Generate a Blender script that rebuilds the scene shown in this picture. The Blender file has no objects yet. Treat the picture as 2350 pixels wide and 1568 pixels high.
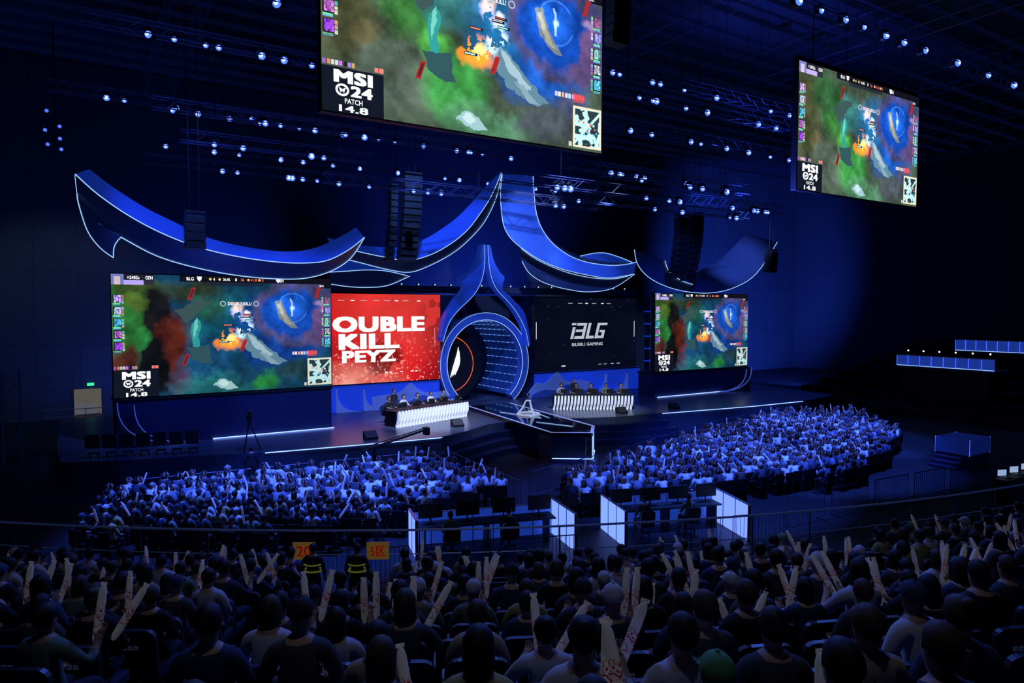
import bpy, math, random
import numpy as np
from mathutils import Vector, Matrix
random.seed(7); rng=np.random.RandomState(3)
scene=bpy.context.scene
scene.view_settings.view_transform='Standard'
COL=scene.collection
def link(o): COL.objects.link(o); return o

# ------------------------------------------------------------------ materials
def new_mat(name):
    m=bpy.data.materials.new(name); m.use_nodes=True
    return m,m.node_tree,m.node_tree.nodes['Principled BSDF']
def mat(name,col,rough=.5,metal=0,emis=None,es=0,noise=0,nscale=8,bump=0,samp=True):
    m,nt,b=new_mat(name)
    b.inputs['Base Color'].default_value=(*col,1); b.inputs['Roughness'].default_value=rough
    b.inputs['Metallic'].default_value=metal
    if emis: b.inputs['Emission Color'].default_value=(*emis,1); b.inputs['Emission Strength'].default_value=es
    if noise or bump:
        n=nt.nodes.new('ShaderNodeTexNoise'); n.inputs['Scale'].default_value=nscale; n.inputs['Detail'].default_value=5
        tc=nt.nodes.new('ShaderNodeTexCoord'); nt.links.new(tc.outputs['Object'],n.inputs['Vector'])
        if noise:
            mx=nt.nodes.new('ShaderNodeMix'); mx.data_type='RGBA'
            mx.inputs[6].default_value=(*[c*(1-noise) for c in col],1); mx.inputs[7].default_value=(*[min(1,c*(1+noise)) for c in col],1)
            nt.links.new(n.outputs['Fac'],mx.inputs[0]); nt.links.new(mx.outputs[2],b.inputs['Base Color'])
        if bump:
            bp=nt.nodes.new('ShaderNodeBump'); bp.inputs['Strength'].default_value=bump
            nt.links.new(n.outputs['Fac'],bp.inputs['Height']); nt.links.new(bp.outputs[0],b.inputs['Normal'])
    if not samp: m.cycles.emission_sampling='NONE'
    return m
def glow(name,col,s,samp=False):
    return mat(name,(0.02,0.02,0.02),.5,0,col,s,samp=samp)
def random_mat(name,stops,rough=.8,island=False):
    m,nt,b=new_mat(name)
    r=nt.nodes.new('ShaderNodeValToRGB'); r.color_ramp.interpolation='CONSTANT'
    els=r.color_ramp.elements
    els[0].position=stops[0][0]; els[0].color=(*stops[0][1],1)
    els[1].position=stops[1][0]; els[1].color=(*stops[1][1],1)
    for p,c in stops[2:]:
        e=els.new(p); e.color=(*c,1)
    if island:
        g=nt.nodes.new('ShaderNodeNewGeometry'); nt.links.new(g.outputs['Random Per Island'],r.inputs[0])
    else:
        g=nt.nodes.new('ShaderNodeObjectInfo'); nt.links.new(g.outputs['Random'],r.inputs[0])
    nt.links.new(r.outputs[0],b.inputs['Base Color']); b.inputs['Roughness'].default_value=rough
    return m

M={}
M['black']=mat('black_paint',(.006,.007,.009),.6,noise=.3)
M['blackmetal']=mat('black_steel',(.015,.017,.022),.5,.3,noise=.3)
M['steel']=mat('painted_steel',(.25,.27,.32),.35,.8,noise=.15)
M['truss']=mat('truss_aluminium',(.05,.06,.13),.45,.5,(.01,.03,.2),.06,noise=.2)  # faint blue glow put into the metal, though trusses are no lamps
M['floor']=mat('dark_floor',(.010,.012,.018),.5,0,noise=.5,nscale=1.5)
M['stage']=mat('stage_gloss',(.055,.07,.11),.3,0,noise=.25,nscale=.8)
M['catwalk']=mat('catwalk_gloss',(.006,.01,.03),.06,0,noise=.2,nscale=3)
M['ribbon']=mat('blue_satin_skin',(.06,.15,.85),.3,.5,(.008,.04,.40),.42,noise=.45,nscale=.35)  # weak emission adds blue spotlight to the satin itself
M['ribbon_dark']=mat('navy_satin_skin',(.01,.02,.08),.45,.1,(.001,.004,.03),.4,noise=.4,nscale=.4)  # same stand-in for stage light, fainter on the dark faces
M['led']=glow('white_led_line',(.35,.6,1),1.1)
M['led_base']=glow('blue_white_led_line',(.2,.32,1),3.2,True)
M['navy']=mat('navy_panel',(.008,.014,.045),.5,0,(0,.002,.02),.2,noise=.3,nscale=.7)
M['plinth']=mat('plinth_panel',(.012,.022,.09),.5,0,noise=.3,nscale=.7)
M['bluepanel']=mat('blue_panel_baked_light',(.03,.08,.5),.5,0,(.006,.035,.5),.7,noise=.3,nscale=.6)  # blue light falling on the panel is put in as emission
M['paleblue']=mat('pale_blue_fin',(.2,.3,.7),.5,0,(.06,.12,.5),.45,noise=.1)
M['white']=mat('white_lacquer',(.85,.87,.92),.4,0,(.7,.78,1),.4,noise=.04)  # emission brightens slats and other white parts in place of stage light
M['skin']=random_mat('skin',[(0,(.45,.28,.2)),(.4,(.55,.36,.26)),(.75,(.38,.23,.16))],.6)
SH=[(0,(.01,.01,.014)),(.26,(.04,.045,.06)),(.40,(.02,.04,.1)),(.52,(.55,.57,.62)),(.62,(.06,.06,.07)),(.74,(.45,.38,.27)),(.79,(.6,.6,.62)),(.87,(.40,.36,.12)),(.92,(.12,.2,.14))]
M['shirt']=random_mat('cotton_shirt',SH,.9)
M['shirt_i']=random_mat('cotton_shirt_crowd',[(0,(.03,.04,.08)),(.24,(.2,.22,.3)),(.36,(.05,.07,.14)),(.50,(.75,.77,.82)),(.66,(.08,.1,.15)),(.78,(.8,.8,.85)),(.92,(.03,.03,.04))],.85,True)
M['skin_i']=random_mat('skin_crowd',[(0,(.45,.28,.2)),(.5,(.55,.36,.26))],.55,True)
M['trouser']=mat('dark_trousers',(.015,.017,.028),.85,noise=.3)
M['shoe']=mat('dark_shoe',(.02,.02,.02),.5,noise=.3)
M['hair']=random_mat('hair',[(0,(.006,.006,.006)),(.5,(.012,.009,.008)),(.82,(.06,.035,.022))],.65)
M['hair_i']=random_mat('hair_crowd',[(0,(.01,.01,.012)),(.55,(.03,.025,.025)),(.76,(.35,.35,.4))],.5,True)
M['cap']=random_mat('cap_cloth',[(0,(.02,.02,.03)),(.35,(.6,.6,.62)),(.6,(.03,.05,.12)),(.85,(.1,.35,.14))],.8)
M['seat']=mat('dark_seat_plastic',(.025,.03,.05),.4,noise=.3)
M['seatcloth']=mat('seat_fabric',(.015,.022,.055),.9,noise=.3,nscale=40)
M['mark']=mat('seat_print',(.25,.28,.38),.6,0,(.1,.15,.4),.06)
M['concrete']=mat('terrace_concrete',(.025,.028,.04),.8,noise=.4,nscale=2,bump=.1)
M['yellow']=mat('yellow_vinyl',(.7,.42,.08),.6,0,(.5,.28,.04),.12,noise=.1)
M['redink']=mat('red_ink',(.6,.02,.02),.6,0,(.6,.02,.02),.1)
M['hivis']=mat('hi_vis_strip',(.5,.6,.05),.5,0,(.4,.5,.02),.12)
M['boothglow']=mat('backlit_acrylic',(.5,.6,.8),.3,0,(.16,.26,1),1.5,noise=.2,nscale=2)
M['boothdim']=mat('blue_acrylic',(.2,.3,.6),.3,0,(.012,.05,.45),.55,noise=.3,nscale=2)
M['boothdark']=mat('dim_blue_glass',(.03,.06,.2),.2,0,(.006,.02,.2),.35,noise=.3,nscale=2)
M['lens']=glow('fixture_lens',(.05,.12,1),2.6)
M['core']=glow('fixture_lamp_core',(.35,.5,1),2.6)
M['lens_s']=glow('small_lens',(.06,.13,1),1.6)
M['warm']=glow('warm_lamp',(1,.85,.6),3)
M['txt']=glow('screen_white',(.95,.97,1),1.0)
M['txtgrey']=glow('screen_grey',(.5,.52,.58),1.0)
M['barrier']=mat('galvanised_steel',(.08,.1,.15),.5,.6,noise=.15)
M['exit']=glow('exit_green',(.05,.8,.35),1.2)
M['lineglow']=glow('tunnel_line',(.1,.28,1),.7)
M['laptopglow']=glow('laptop_screen',(.35,.5,.8),.8)

def wall_mat(name,a,b,mor):
    m,nt,bs=new_mat(name)
    tc=nt.nodes.new('ShaderNodeTexCoord'); mp=nt.nodes.new('ShaderNodeMapping'); mp.inputs['Rotation'].default_value=(math.radians(90),0,0)
    br=nt.nodes.new('ShaderNodeTexBrick'); br.inputs['Scale'].default_value=.12; br.offset=0
    br.inputs['Color1'].default_value=(*a,1); br.inputs['Color2'].default_value=(*b,1); br.inputs['Mortar'].default_value=(*mor,1)
    br.inputs['Mortar Size'].default_value=.003; br.inputs['Brick Width'].default_value=.3; br.inputs['Row Height'].default_value=.6
    nt.links.new(tc.outputs['Object'],mp.inputs[0]); nt.links.new(mp.outputs[0],br.inputs[0])
    nt.links.new(br.outputs[0],bs.inputs['Base Color']); bs.inputs['Roughness'].default_value=.85
    return m
M['wall']=wall_mat('wall_panels',(.09,.10,.125),(.078,.087,.11),(.05,.055,.07))

# ------------------------------------------------------------------ mesh builder
class MB:
    def __init__(s): s.v=[];s.f=[];s.m=[];s.mats=[]
    def mi(s,m):
        if m not in s.mats: s.mats.append(m)
        return s.mats.index(m)
    def add(s,vs,fs,m):
        o=len(s.v); s.v+= [tuple(v) for v in vs]; k=s.mi(m)
        for f in fs: s.f.append([i+o for i in f]); s.m.append(k)
    def box(s,c,d,m,rot=0,bev=0):
        hx,hy,hz=[x/2 for x in d]; b=bev or min(hx,hy,hz)*.12
        vs=[];fs=[]
        import itertools
        idx={}
        for sx,sy,sz in itertools.product((-1,1),repeat=3):
            for ax in range(3):
                p=[sx*hx,sy*hy,sz*hz]
                for a in range(3):
                    if a!=ax: p[a]-= (sx,sy,sz)[a]*b
                idx[(sx,sy,sz,ax)]=len(vs); vs.append(p)
        def q(l): fs.append([idx[k] for k in l])
        for ax in range(3):
            o=[a for a in range(3) if a!=ax]
            for sg in (-1,1):
                l=[]
                for (p,r) in ((-1,-1),(1,-1),(1,1),(-1,1)):
                    k=[0,0,0];k[ax]=sg;k[o[0]]=p;k[o[1]]=r; l.append((*k,ax))
                q(l)
        for ax in range(3):
            o=[a for a in range(3) if a!=ax]
            for p in (-1,1):
                for r in (-1,1):
                    k1=[0,0,0];k1[ax]=-1;k1[o[0]]=p;k1[o[1]]=r
                    k2=list(k1);k2[ax]=1
                    q([(*k1,o[0]),(*k2,o[0]),(*k2,o[1]),(*k1,o[1])])
        for sx,sy,sz in itertools.product((-1,1),repeat=3): q([(sx,sy,sz,0),(sx,sy,sz,1),(sx,sy,sz,2)])
        ca,sa=math.cos(rot),math.sin(rot)
        vs=[(c[0]+x*ca-y*sa,c[1]+x*sa+y*ca,c[2]+z) for x,y,z in vs]
        s.add(vs,fs,m)
    def prism(s,pts,y0,y1,m,axis='y'):
        n=len(pts)
        if axis=='y': vs=[(x,y0,z) for x,z in pts]+[(x,y1,z) for x,z in pts]
        elif axis=='z': vs=[(x,y,y0) for x,y in pts]+[(x,y,y1) for x,y in pts]
        else: vs=[(y0,a,b) for a,b in pts]+[(y1,a,b) for a,b in pts]
        fs=[list(range(n)),list(range(2*n-1,n-1,-1))]+[[i,(i+1)%n,(i+1)%n+n,i+n] for i in range(n)]
        s.add(vs,fs,m)
    def tube(s,path,r,m,n=6,closed=False):
        P=[Vector(p) for p in path]; k=len(P); vs=[];fs=[]
        for i,p in enumerate(P):
            if closed: t=P[(i+1)%k]-P[i-1]
            else: t=P[min(i+1,k-1)]-P[max(i-1,0)]
            t=t.normalized() if t.length>1e-9 else Vector((0,0,1))
            a=t.cross(Vector((0,0,1)))
            if a.length<.05: a=t.cross(Vector((0,1,0)))
            a.normalize(); b=t.cross(a)
            rr=r[i] if isinstance(r,(list,tuple)) else r
            for j in range(n):
                an=2*math.pi*j/n; vs.append(p+a*math.cos(an)*rr+b*math.sin(an)*rr)
        for i in range(k if closed else k-1):
            i2=(i+1)%k
            for j in range(n): fs.append([i*n+j,i*n+(j+1)%n,i2*n+(j+1)%n,i2*n+j])
        if not closed: fs+= [list(range(n))[::-1],list(range((k-1)*n,k*n))]
        s.add(vs,fs,m)
    def lathe(s,prof,c,m,n=16,axis='z'):
        vs=[];fs=[]
        for r,z in prof:
            for j in range(n):
                a=2*math.pi*j/n
                if axis=='z': vs.append((c[0]+r*math.cos(a),c[1]+r*math.sin(a),c[2]+z))
                else: vs.append((c[0]+r*math.cos(a),c[1]+z,c[2]+r*math.sin(a)))
        for i in range(len(prof)-1):
            for j in range(n): fs.append([i*n+j,i*n+(j+1)%n,(i+1)*n+(j+1)%n,(i+1)*n+j])
        fs.append(list(range(n))); fs.append(list(range((len(prof)-1)*n,len(prof)*n)))
        s.add(vs,fs,m)
    def ball(s,c,r,m,n=10,k=6):
        rx,ry,rz=r if isinstance(r,(tuple,list)) else (r,r,r)
        vs=[(c[0],c[1],c[2]-rz)];fs=[]
        for i in range(1,k):
            t=-math.pi/2+math.pi*i/k
            for j in range(n):
                a=2*math.pi*j/n; vs.append((c[0]+rx*math.cos(t)*math.cos(a),c[1]+ry*math.cos(t)*math.sin(a),c[2]+rz*math.sin(t)))
        vs.append((c[0],c[1],c[2]+rz)); L=len(vs)-1
        for j in range(n):
            fs.append([0,1+(j+1)%n,1+j]); fs.append([L,1+(k-2)*n+j,1+(k-2)*n+(j+1)%n])
        for i in range(k-2):
            for j in range(n): fs.append([1+i*n+j,1+i*n+(j+1)%n,1+(i+1)*n+(j+1)%n,1+(i+1)*n+j])
        s.add(vs,fs,m)
    def mesh(s,name,smooth=False):
        me=bpy.data.meshes.new(name); me.from_pydata(s.v,[],s.f)
        for m in s.mats: me.materials.append(m)
        me.polygons.foreach_set('material_index',s.m)
        if smooth: me.polygons.foreach_set('use_smooth',[True]*len(s.f))
        me.update(); return me
    def obj(s,name,parent=None,smooth=False,do_link=True):
        o=bpy.data.objects.new(name,s.mesh(name,smooth))
        if do_link: link(o)
        if parent: o.parent=parent
        return o
def tag(o,label,cat,group=None,kind=None):
    o['label']=label; o['category']=cat
    if group: o['group']=group
    if kind: o['kind']=kind
    return o
def empty(name,loc=(0,0,0),rz=0,do_link=True):
    o=bpy.data.objects.new(name,None); o.location=loc; o.rotation_euler=(0,0,rz); o.empty_display_size=.2
    if do_link: link(o)
    return o
def cat_rom(pts,n=6):
    P=[Vector(p) for p in pts]; out=[]
    for i in range(len(P)-1):
        p0=P[max(i-1,0)];p1=P[i];p2=P[i+1];p3=P[min(i+2,len(P)-1)]
        for k in range(n):
            t=k/n; out.append(.5*((2*p1)+(p2-p0)*t+(2*p0-5*p1+4*p2-p3)*t*t+(3*p1-p0-3*p2+p3)*t**3))
    out.append(P[-1]); return out
class Proto:
    def __init__(s,root,kids=()): s.root=root; s.kids=list(kids)
    def place(s,loc,rz=0,sc=1,tilt=0):
        o=s.root.copy(); o.location=loc; o.rotation_euler=(tilt,0,rz); o.scale=(sc,)*3; COL.objects.link(o)
        for k in s.kids:
            c=k.copy(); c.parent=o; COL.objects.link(c)
        return o
def text(body,x,y,z,h,width=None,m='txt',parent=None,name='screen_lettering',rot=(math.pi/2,0,0),bold=0,shear=0):
    c=bpy.data.curves.new(name,'FONT'); c.body=body; c.size=1; c.align_x='CENTER'; c.align_y='CENTER'; c.resolution_u=3; c.shear=shear; c.space_character=1+bold*1.5
    t=bpy.data.objects.new('tmp',c); COL.objects.link(t); bpy.context.view_layer.update()
    me=bpy.data.meshes.new_from_object(t.evaluated_get(bpy.context.evaluated_depsgraph_get()))
    bpy.data.objects.remove(t)
    vs=[(v.co.x,v.co.y) for v in me.vertices]; fs=[list(p.vertices) for p in me.polygons]; bpy.data.meshes.remove(me)
    b=MB(); sh=[(0,0)]
    if bold: sh+=[(bold*i,bold*.75*j) for i in (-1,0,1) for j in (-1,0,1) if (i,j)!=(0,0)]
    for dx,dy in sh: b.add([(p+dx,q+dy,0) for p,q in vs],fs,M[m])
    xs=[v[0] for v in b.v]; ys=[v[1] for v in b.v]
    W=max(xs)-min(xs); H=max(ys)-min(ys); sx=(width/W) if width else h/H
    cx=(max(xs)+min(xs))/2; cy=(max(ys)+min(ys))/2
    b.v=[((p-cx)*sx,(q-cy)*h/H,0) for p,q,_ in b.v]
    o=b.obj(name,parent); o.location=(x,y,z); o.rotation_euler=rot
    return o

# ------------------------------------------------------------------ camera
YAW=math.radians(-32.34)
cd=bpy.data.cameras.new('camera'); cd.lens=24; cd.sensor_width=36; cd.clip_end=300; cd.clip_start=.05
cam=bpy.data.objects.new('camera',cd); cam.location=(0,0,7.4); cam.rotation_euler=(math.radians(90-2.63),0,YAW); link(cam)
scene.camera=cam
def seen(X,Y,Z,m=.80):
    r=.8449*X-.5349*Y; d=.5349*X+.8449*Y
    return d>.6 and abs(r/d)<m and (7.4-Z)/d<.62
w=bpy.data.worlds.new('world'); scene.world=w; w.use_nodes=True
w.node_tree.nodes['Background'].inputs[0].default_value=(.002,.004,.015,1)

# ------------------------------------------------------------------ room
def slab(name,c,d,m):
    b=MB(); b.box((0,0,0),d,M[m],bev=.01); o=b.obj(name); o.location=c; o['kind']='structure'; return o
slab('floor',(30,20,-.1),(98,74,.2),'floor')
b=MB()
for (x0,x1,z0,z1) in ((-18,-.45,0,24),(1.15,79,0,24),(-.45,1.15,2.0,24)):
    b.box(((x0+x1)/2,55.15,(z0+z1)/2),(x1-x0,.3,z1-z0),M['wall'],bev=.005)
o=b.obj('wall_back'); o['kind']='structure'
slab('wall_left',(-18.15,20,12),(.3,72,24),'wall')
slab('wall_right',(78.15,20,12),(.3,72,24),'wall')
slab('wall_front',(30,-16.15,12),(98,.3,24),'wall')
M['ceil']=mat('ceiling_sheet',(.04,.05,.08),.7,noise=.3,nscale=.5)
slab('ceiling',(30,20,24.2),(98,74,.2),'ceil')
b=MB()
DW=mat('corridor_wall_baked_light',(.5,.48,.42),.7,0,(.42,.4,.33),.14,noise=.1)  # corridor light put into the walls as emission, no lamp inside
b.box((.35,57.1,1.0),(1.6,.1,2.0),DW); b.box((1.2,56.2,1.0),(.1,1.8,2.0),DW); b.box((-.5,56.2,1.0),(.1,1.8,2.0),DW)
b.box((.35,56.2,2.05),(1.7,1.8,.1),DW); b.box((.35,56.2,-.02),(1.7,1.8,.06),M['floor'])
b.box((-.5,54.98,1.02),(.08,.1,2.04),M['steel']); b.box((1.2,54.98,1.02),(.08,.1,2.04),M['steel']); b.box((.35,54.98,2.05),(1.78,.1,.08),M['steel'])
o=b.obj('door_1'); o['kind']='structure'
b=MB(); b.box((0,0,0),(.42,.08,.2),M['exit'],bev=.01); b.box((0,.05,0),(.48,.06,.26),M['blackmetal'])
o=b.obj('exit_sign'); o.location=(.53,54.92,2.32); tag(o,'small green illuminated exit sign above lit doorway','sign')
b=MB()
for z in (.5,.95): b.tube([(-2.2,52.6,z),(2.6,52.6,z)],.025,M['barrier'],5)
for i in range(5): b.tube([(-2.2+1.2*i,52.6,0),(-2.2+1.2*i,52.6,.95)],.025,M['barrier'],5)
o=b.obj('handrail'); tag(o,'grey steel handrail in front of the lit doorway','railing')

# ------------------------------------------------------------------ screens content
def fbm(H,W,seed,base=4,octv=5):
    r=np.random.RandomState(seed); out=np.zeros((H,W)); amp=1;tot=0
    for o in range(octv):
        gx=base*2**o; gy=max(2,int(gx*H/W)+1); g=r.rand(gy+2,gx+2)
        y=np.linspace(0,gy,H);x=np.linspace(0,gx,W); yi=y.astype(int);xi=x.astype(int); fy=(y-yi)[:,None];fx=(x-xi)[None,:]
        fy=fy*fy*(3-2*fy);fx=fx*fx*(3-2*fx)
        a=g[yi][:,xi];b2=g[yi][:,xi+1];c=g[yi+1][:,xi];d=g[yi+1][:,xi+1]
        out+=amp*((a*(1-fx)+b2*fx)*(1-fy)+(c*(1-fx)+d*fx)*fy); tot+=amp; amp*=.55
    return out/tot
def paint_game(W,H,var):
    V,U=np.mgrid[0:H,0:W]; U=(U+.5)/W; V=(V+.5)/H
    n1=fbm(H,W,1,5);n2=fbm(H,W,2,5);n3=fbm(H,W,5,14,5);n4=fbm(H,W,9,30,4); n5=fbm(H,W,14,7,5)
    Uw=U+.12*(n1-.5)+.05*(n3-.5);Vw=V+.20*(n2-.5)+.09*(n4-.5)
    img=np.zeros((H,W,3))
    def put(mask,col,k=1.0):
        mm=np.clip(mask*k,0,1)[...,None]; img[:]=img*(1-mm)+np.array(col)*mm
    def blob(cx,cy,rx,ry,ang=0,soft=.5):
        a=math.radians(ang); dx=(Uw-cx)*16/9;dy=Vw-cy; x=dx*math.cos(a)+dy*math.sin(a);y=-dx*math.sin(a)+dy*math.cos(a)
        q=np.sqrt((x/(rx*16/9))**2+(y/ry)**2); return np.clip((1-q)/soft,0,1)
    def poly(pts,warp=True):
        uu,vv=(U+.03*(n3-.5),V+.06*(n4-.5)) if warp else (U,V)
        ins=np.zeros((H,W),bool); n=len(pts)
        for i in range(n):
            x1,y1=pts[i];x2,y2=pts[(i+1)%n]
            if y1==y2: continue
            c=((y1>vv)!=(y2>vv))&(uu<(x2-x1)*(vv-y1)/(y2-y1)+x1); ins^=c
        return ins.astype(float)
    def rect(x0,y0,x1,y1,col,k=1): put(((U>=x0)&(U<x1)&(V>=y0)&(V<y1)).astype(float),col,k)
    if var==0:
        img[:]=(.005,.036,.075)
        put(blob(.04,.35,.17,.5),(.015,.10,.02)); put(blob(.02,.72,.10,.2),(.05,.015,.01))
        put(blob(.1,.08,.16,.14),(.03,.055,.012)); put(blob(.17,.3,.08,.28,soft=.3),(.005,.005,.005))
        put(blob(.23,.60,.10,.36,15,.4),(.07,.012,.006)); put(blob(.17,.74,.08,.27,soft=.3),(.003,.004,.004)); put(blob(.11,.52,.06,.12),(.015,.13,.03)); put(blob(.08,.22,.06,.1),(.05,.10,.015))
        put(blob(.33,.12,.16,.12),(.02,.035,.018)); put(blob(.28,.9,.06,.14),(.04,.022,.05))
        put(blob(.45,.42,.19,.34),(.006,.08,.12)); put(blob(.40,.25,.12,.12),(.012,.07,.05)); put(blob(.4,.72,.14,.25),(.005,.045,.11))
        put(blob(.62,.45,.17,.32),(.004,.05,.20)); put(blob(.75,.62,.22,.22),(.004,.03,.18))
        put(blob(.45,.94,.24,.13),(.01,.09,.10)); put(blob(.68,.92,.08,.1),(.01,.11,.025)); put(blob(.82,.85,.1,.12),(.008,.028,.035))
    else:
        img[:]=(.04,.06,.04)
        put(blob(.06,.4,.14,.5),(.04,.045,.02)); put(blob(.2,.2,.14,.25),(.02,.07,.025)); put(blob(.22,.78,.22,.2),(.06,.085,.065))
        put(blob(.28,.42,.12,.2),(.03,.13,.03)); put(blob(.42,.78,.15,.22),(.03,.20,.04),.9); put(blob(.34,.6,.07,.12),(.05,.24,.04)); put(blob(.38,.3,.12,.2),(.03,.14,.14))
        put(blob(.6,.4,.2,.3),(.012,.12,.28)); put(blob(.75,.6,.2,.22),(.01,.07,.34)); put(blob(.55,.92,.22,.12),(.06,.17,.09)); put(blob(.78,.9,.16,.12),(.04,.05,.06))
        put(blob(.87,.75,.1,.12),(.04,.05,.10)); put(blob(.12,.6,.08,.1),(.075,.07,.035))
    put(blob(.81,.30,.22,.36,soft=.15),(.05,.05,.14)); put(blob(.80,.31,.165,.27,soft=.2),(.004,.04,.26)); put(blob(.80,.27,.09,.14),(.01,.09,.52)); 
    rr2=np.hypot((U-.8)*1.78,V-.27); put(np.clip(1-np.abs(rr2-.13)/.009,0,1)*(n3>.47),(.06,.22,.75),.5); put(np.clip(1-rr2/.028,0,1),(.4,.65,1))
    put(poly([(.795,.18),(.803,.18),(.806,.34),(.797,.34)]),(.4,.55,.85),.6)
    put(blob(.95,.35,.045,.26,soft=.4),(.08,.045,.13)); put(blob(.9,.55,.05,.1),(.06,.04,.11)); put(blob(.93,.2,.03,.06),(.18,.13,.26))
    put(poly([(.72,.22),(.75,.2),(.79,.36),(.83,.46),(.79,.45),(.74,.36)]),(.12,.15,.18)); put(poly([(.73,.24),(.745,.23),(.785,.38),(.80,.43),(.76,.38)]),(.26,.26,.22))
    img*= (0.3+1.4*n3)[...,None]; img*=(0.5+1.0*n4)[...,None]; img*=(.65+.7*n5)[...,None]
    put(poly([(.55,.47),(.6,.5),(.68,.62),(.77,.76),(.72,.78),(.62,.72),(.57,.63)]),(.08,.16,.22)); put(poly([(.58,.5),(.6,.52),(.7,.68),(.68,.7),(.6,.6)]),(.24,.35,.40)); put(poly([(.63,.66),(.67,.68),(.73,.77),(.68,.76)]),(.16,.25,.3))
    put(poly([(.325,.42),(.345,.36),(.365,.42),(.36,.62),(.33,.62)]),(.02,.22,.20)); put(poly([(.335,.38),(.345,.36),(.35,.5),(.34,.55)]),(.12,.4,.35)); put(poly([(.3,.6),(.4,.58),(.41,.75),(.33,.72)]),(.02,.06,.07))
    put(poly([(.42,.93),(.45,.88),(.5,.9),(.53,.97),(.47,.98)]),(.22,.36,.38)); put(poly([(.44,.92),(.46,.89),(.49,.91),(.47,.95)]),(.36,.5,.5)); put(poly([(.25,.3),(.35,.22),(.42,.2),(.36,.3),(.3,.4)]),(.03,.06,.06))
    f=blob(.49,.56,.085,.14,soft=.5); put(f*(n3>.42),(.9,.27,.02)); put(blob(.505,.55,.04,.07)*(n4>.4),(1,.62,.2)); put(blob(.44,.6,.03,.04),(.6,.17,.02))
    for cx,cy,col in ((.575,.36,(.75,.8,1)),(.59,.42,(.5,.7,1)),(.53,.29,(.85,.6,.5)),(.55,.5,(.4,.7,1)),(.53,.33,(.5,.5,.95)),(.56,.45,(.8,.85,1))): put(blob(cx,cy,.03,.05,soft=.7)*(n4>.42),col)
    for x,y,c in ((.5,.225,(.9,.1,.08)),(.56,.325,(.9,.1,.08)),(.47,.415,(.9,.15,.1)),(.45,.56,(.3,.6,.9)),(.57,.375,(.2,.6,.95)),(.55,.345,(.85,.85,.9))):
        rect(x-.002,y-.004,x+.045,y+.012,(.01,.01,.02)); rect(x,y,x+.037,y+.007,c)
    for x,y in ((.33,.15),(.56,.6),(.3,.71),(.93,.13)):
        sk=(U-x)+.2*(V-y); put(((np.abs(sk)<.009)&(np.abs(V-y)<.05)).astype(float),(.25,.015,.015)); put(((np.abs(sk)<.004)&(np.abs(V-y)<.035)&(n4>.45)).astype(float),(.05,.01,.02))
    rect(0,0,.05,.085,(.12,.14,.35)); rect(.012,.02,.036,.085,(.45,.35,.4)); rect(.05,0,.172,.05,(.01,.012,.02)); rect(.05,.05,.13,.085,(.35,.27,.75)); rect(.13,.05,.172,.085,(.02,.02,.03))
    rect(.28,0,1,.052,(.004,.004,.008)); rect(.38,.052,.66,.08,(.008,.01,.02),.8); rect(.95,0,1,.09,(.004,.004,.008))
    rr=np.random.RandomState(4)
    for i in range(5):
        y=.165+i*.096
        for x0 in (.005,.962):
            rect(x0,y,x0+.032,y+.07,(.01,.01,.015)); base=rr.rand(3)*np.array([.3,.35,.8])+.03
            for a in range(5):
                for b2 in range(4):
                    c=base*(.2+1.6*rr.rand()); rect(x0+.003+a*.0055,y+.005+b2*.015,x0+.003+a*.0055+.0055,y+.005+b2*.015+.015,c)
            rect(x0,y+.07,x0+.03,y+.078,(.1,.7,.2)); rect(x0,y+.079,x0+.028,y+.086,(.1,.3,.9))
            xo=x0+.034 if x0<.5 else x0-.012
            for b2 in range(3): rect(xo,y+.005+b2*.024,xo+.009,y+.025+b2*.024,rr.rand(3)*.4+.05)
    for i in range(8): rect(.003+i*.012,.745,.012+i*.012,.772,rr.rand(3)*np.array([.4,.4,.7])+.05 if i!=5 else (.01,.01,.02))
    for i in range(2): rect(.155+i*.014,.745,.167+i*.014,.772,(.6,.15,.12))
    rect(0,.78,.182,1,(.004,.006,.012))
    for i in range(9):
        c=(.65,.06,.06) if i>5 else rr.rand(3)*.6+.2; rect(.795+i*.0145,.668,.806+i*.0145,.698,c)
    rect(.872,.66,.918,.715,(.5,.06,.06),.6)
    rect(.872,.735,.998,.985,(.55,.48,.34)); rect(.879,.747,.991,.973,(.36,.55,.55))
    ins=(U>.881)&(U<.989)&(V>.75)&(V<.97)
    lanes=(np.abs(((U-.935)*1.78)+(V-.86))<.012)
    n6=fbm(H,W,41,44,2)
    blk=(n6>.47)&ins&(~lanes); put(blk.astype(float),(.015,.03,.035))
    for i in range(14):
        x=.888+rr.rand()*.09;y=.765+rr.rand()*.18; rect(x,y,x+.007,y+.012,(.8,.1,.08) if i%2 else (.1,.4,.95))
    rect(.855,.955,.868,.985,(.4,.4,.35))
    g=1.45 if var==0 else 1.8
    return np.clip(img*g,0,1.0)
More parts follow.
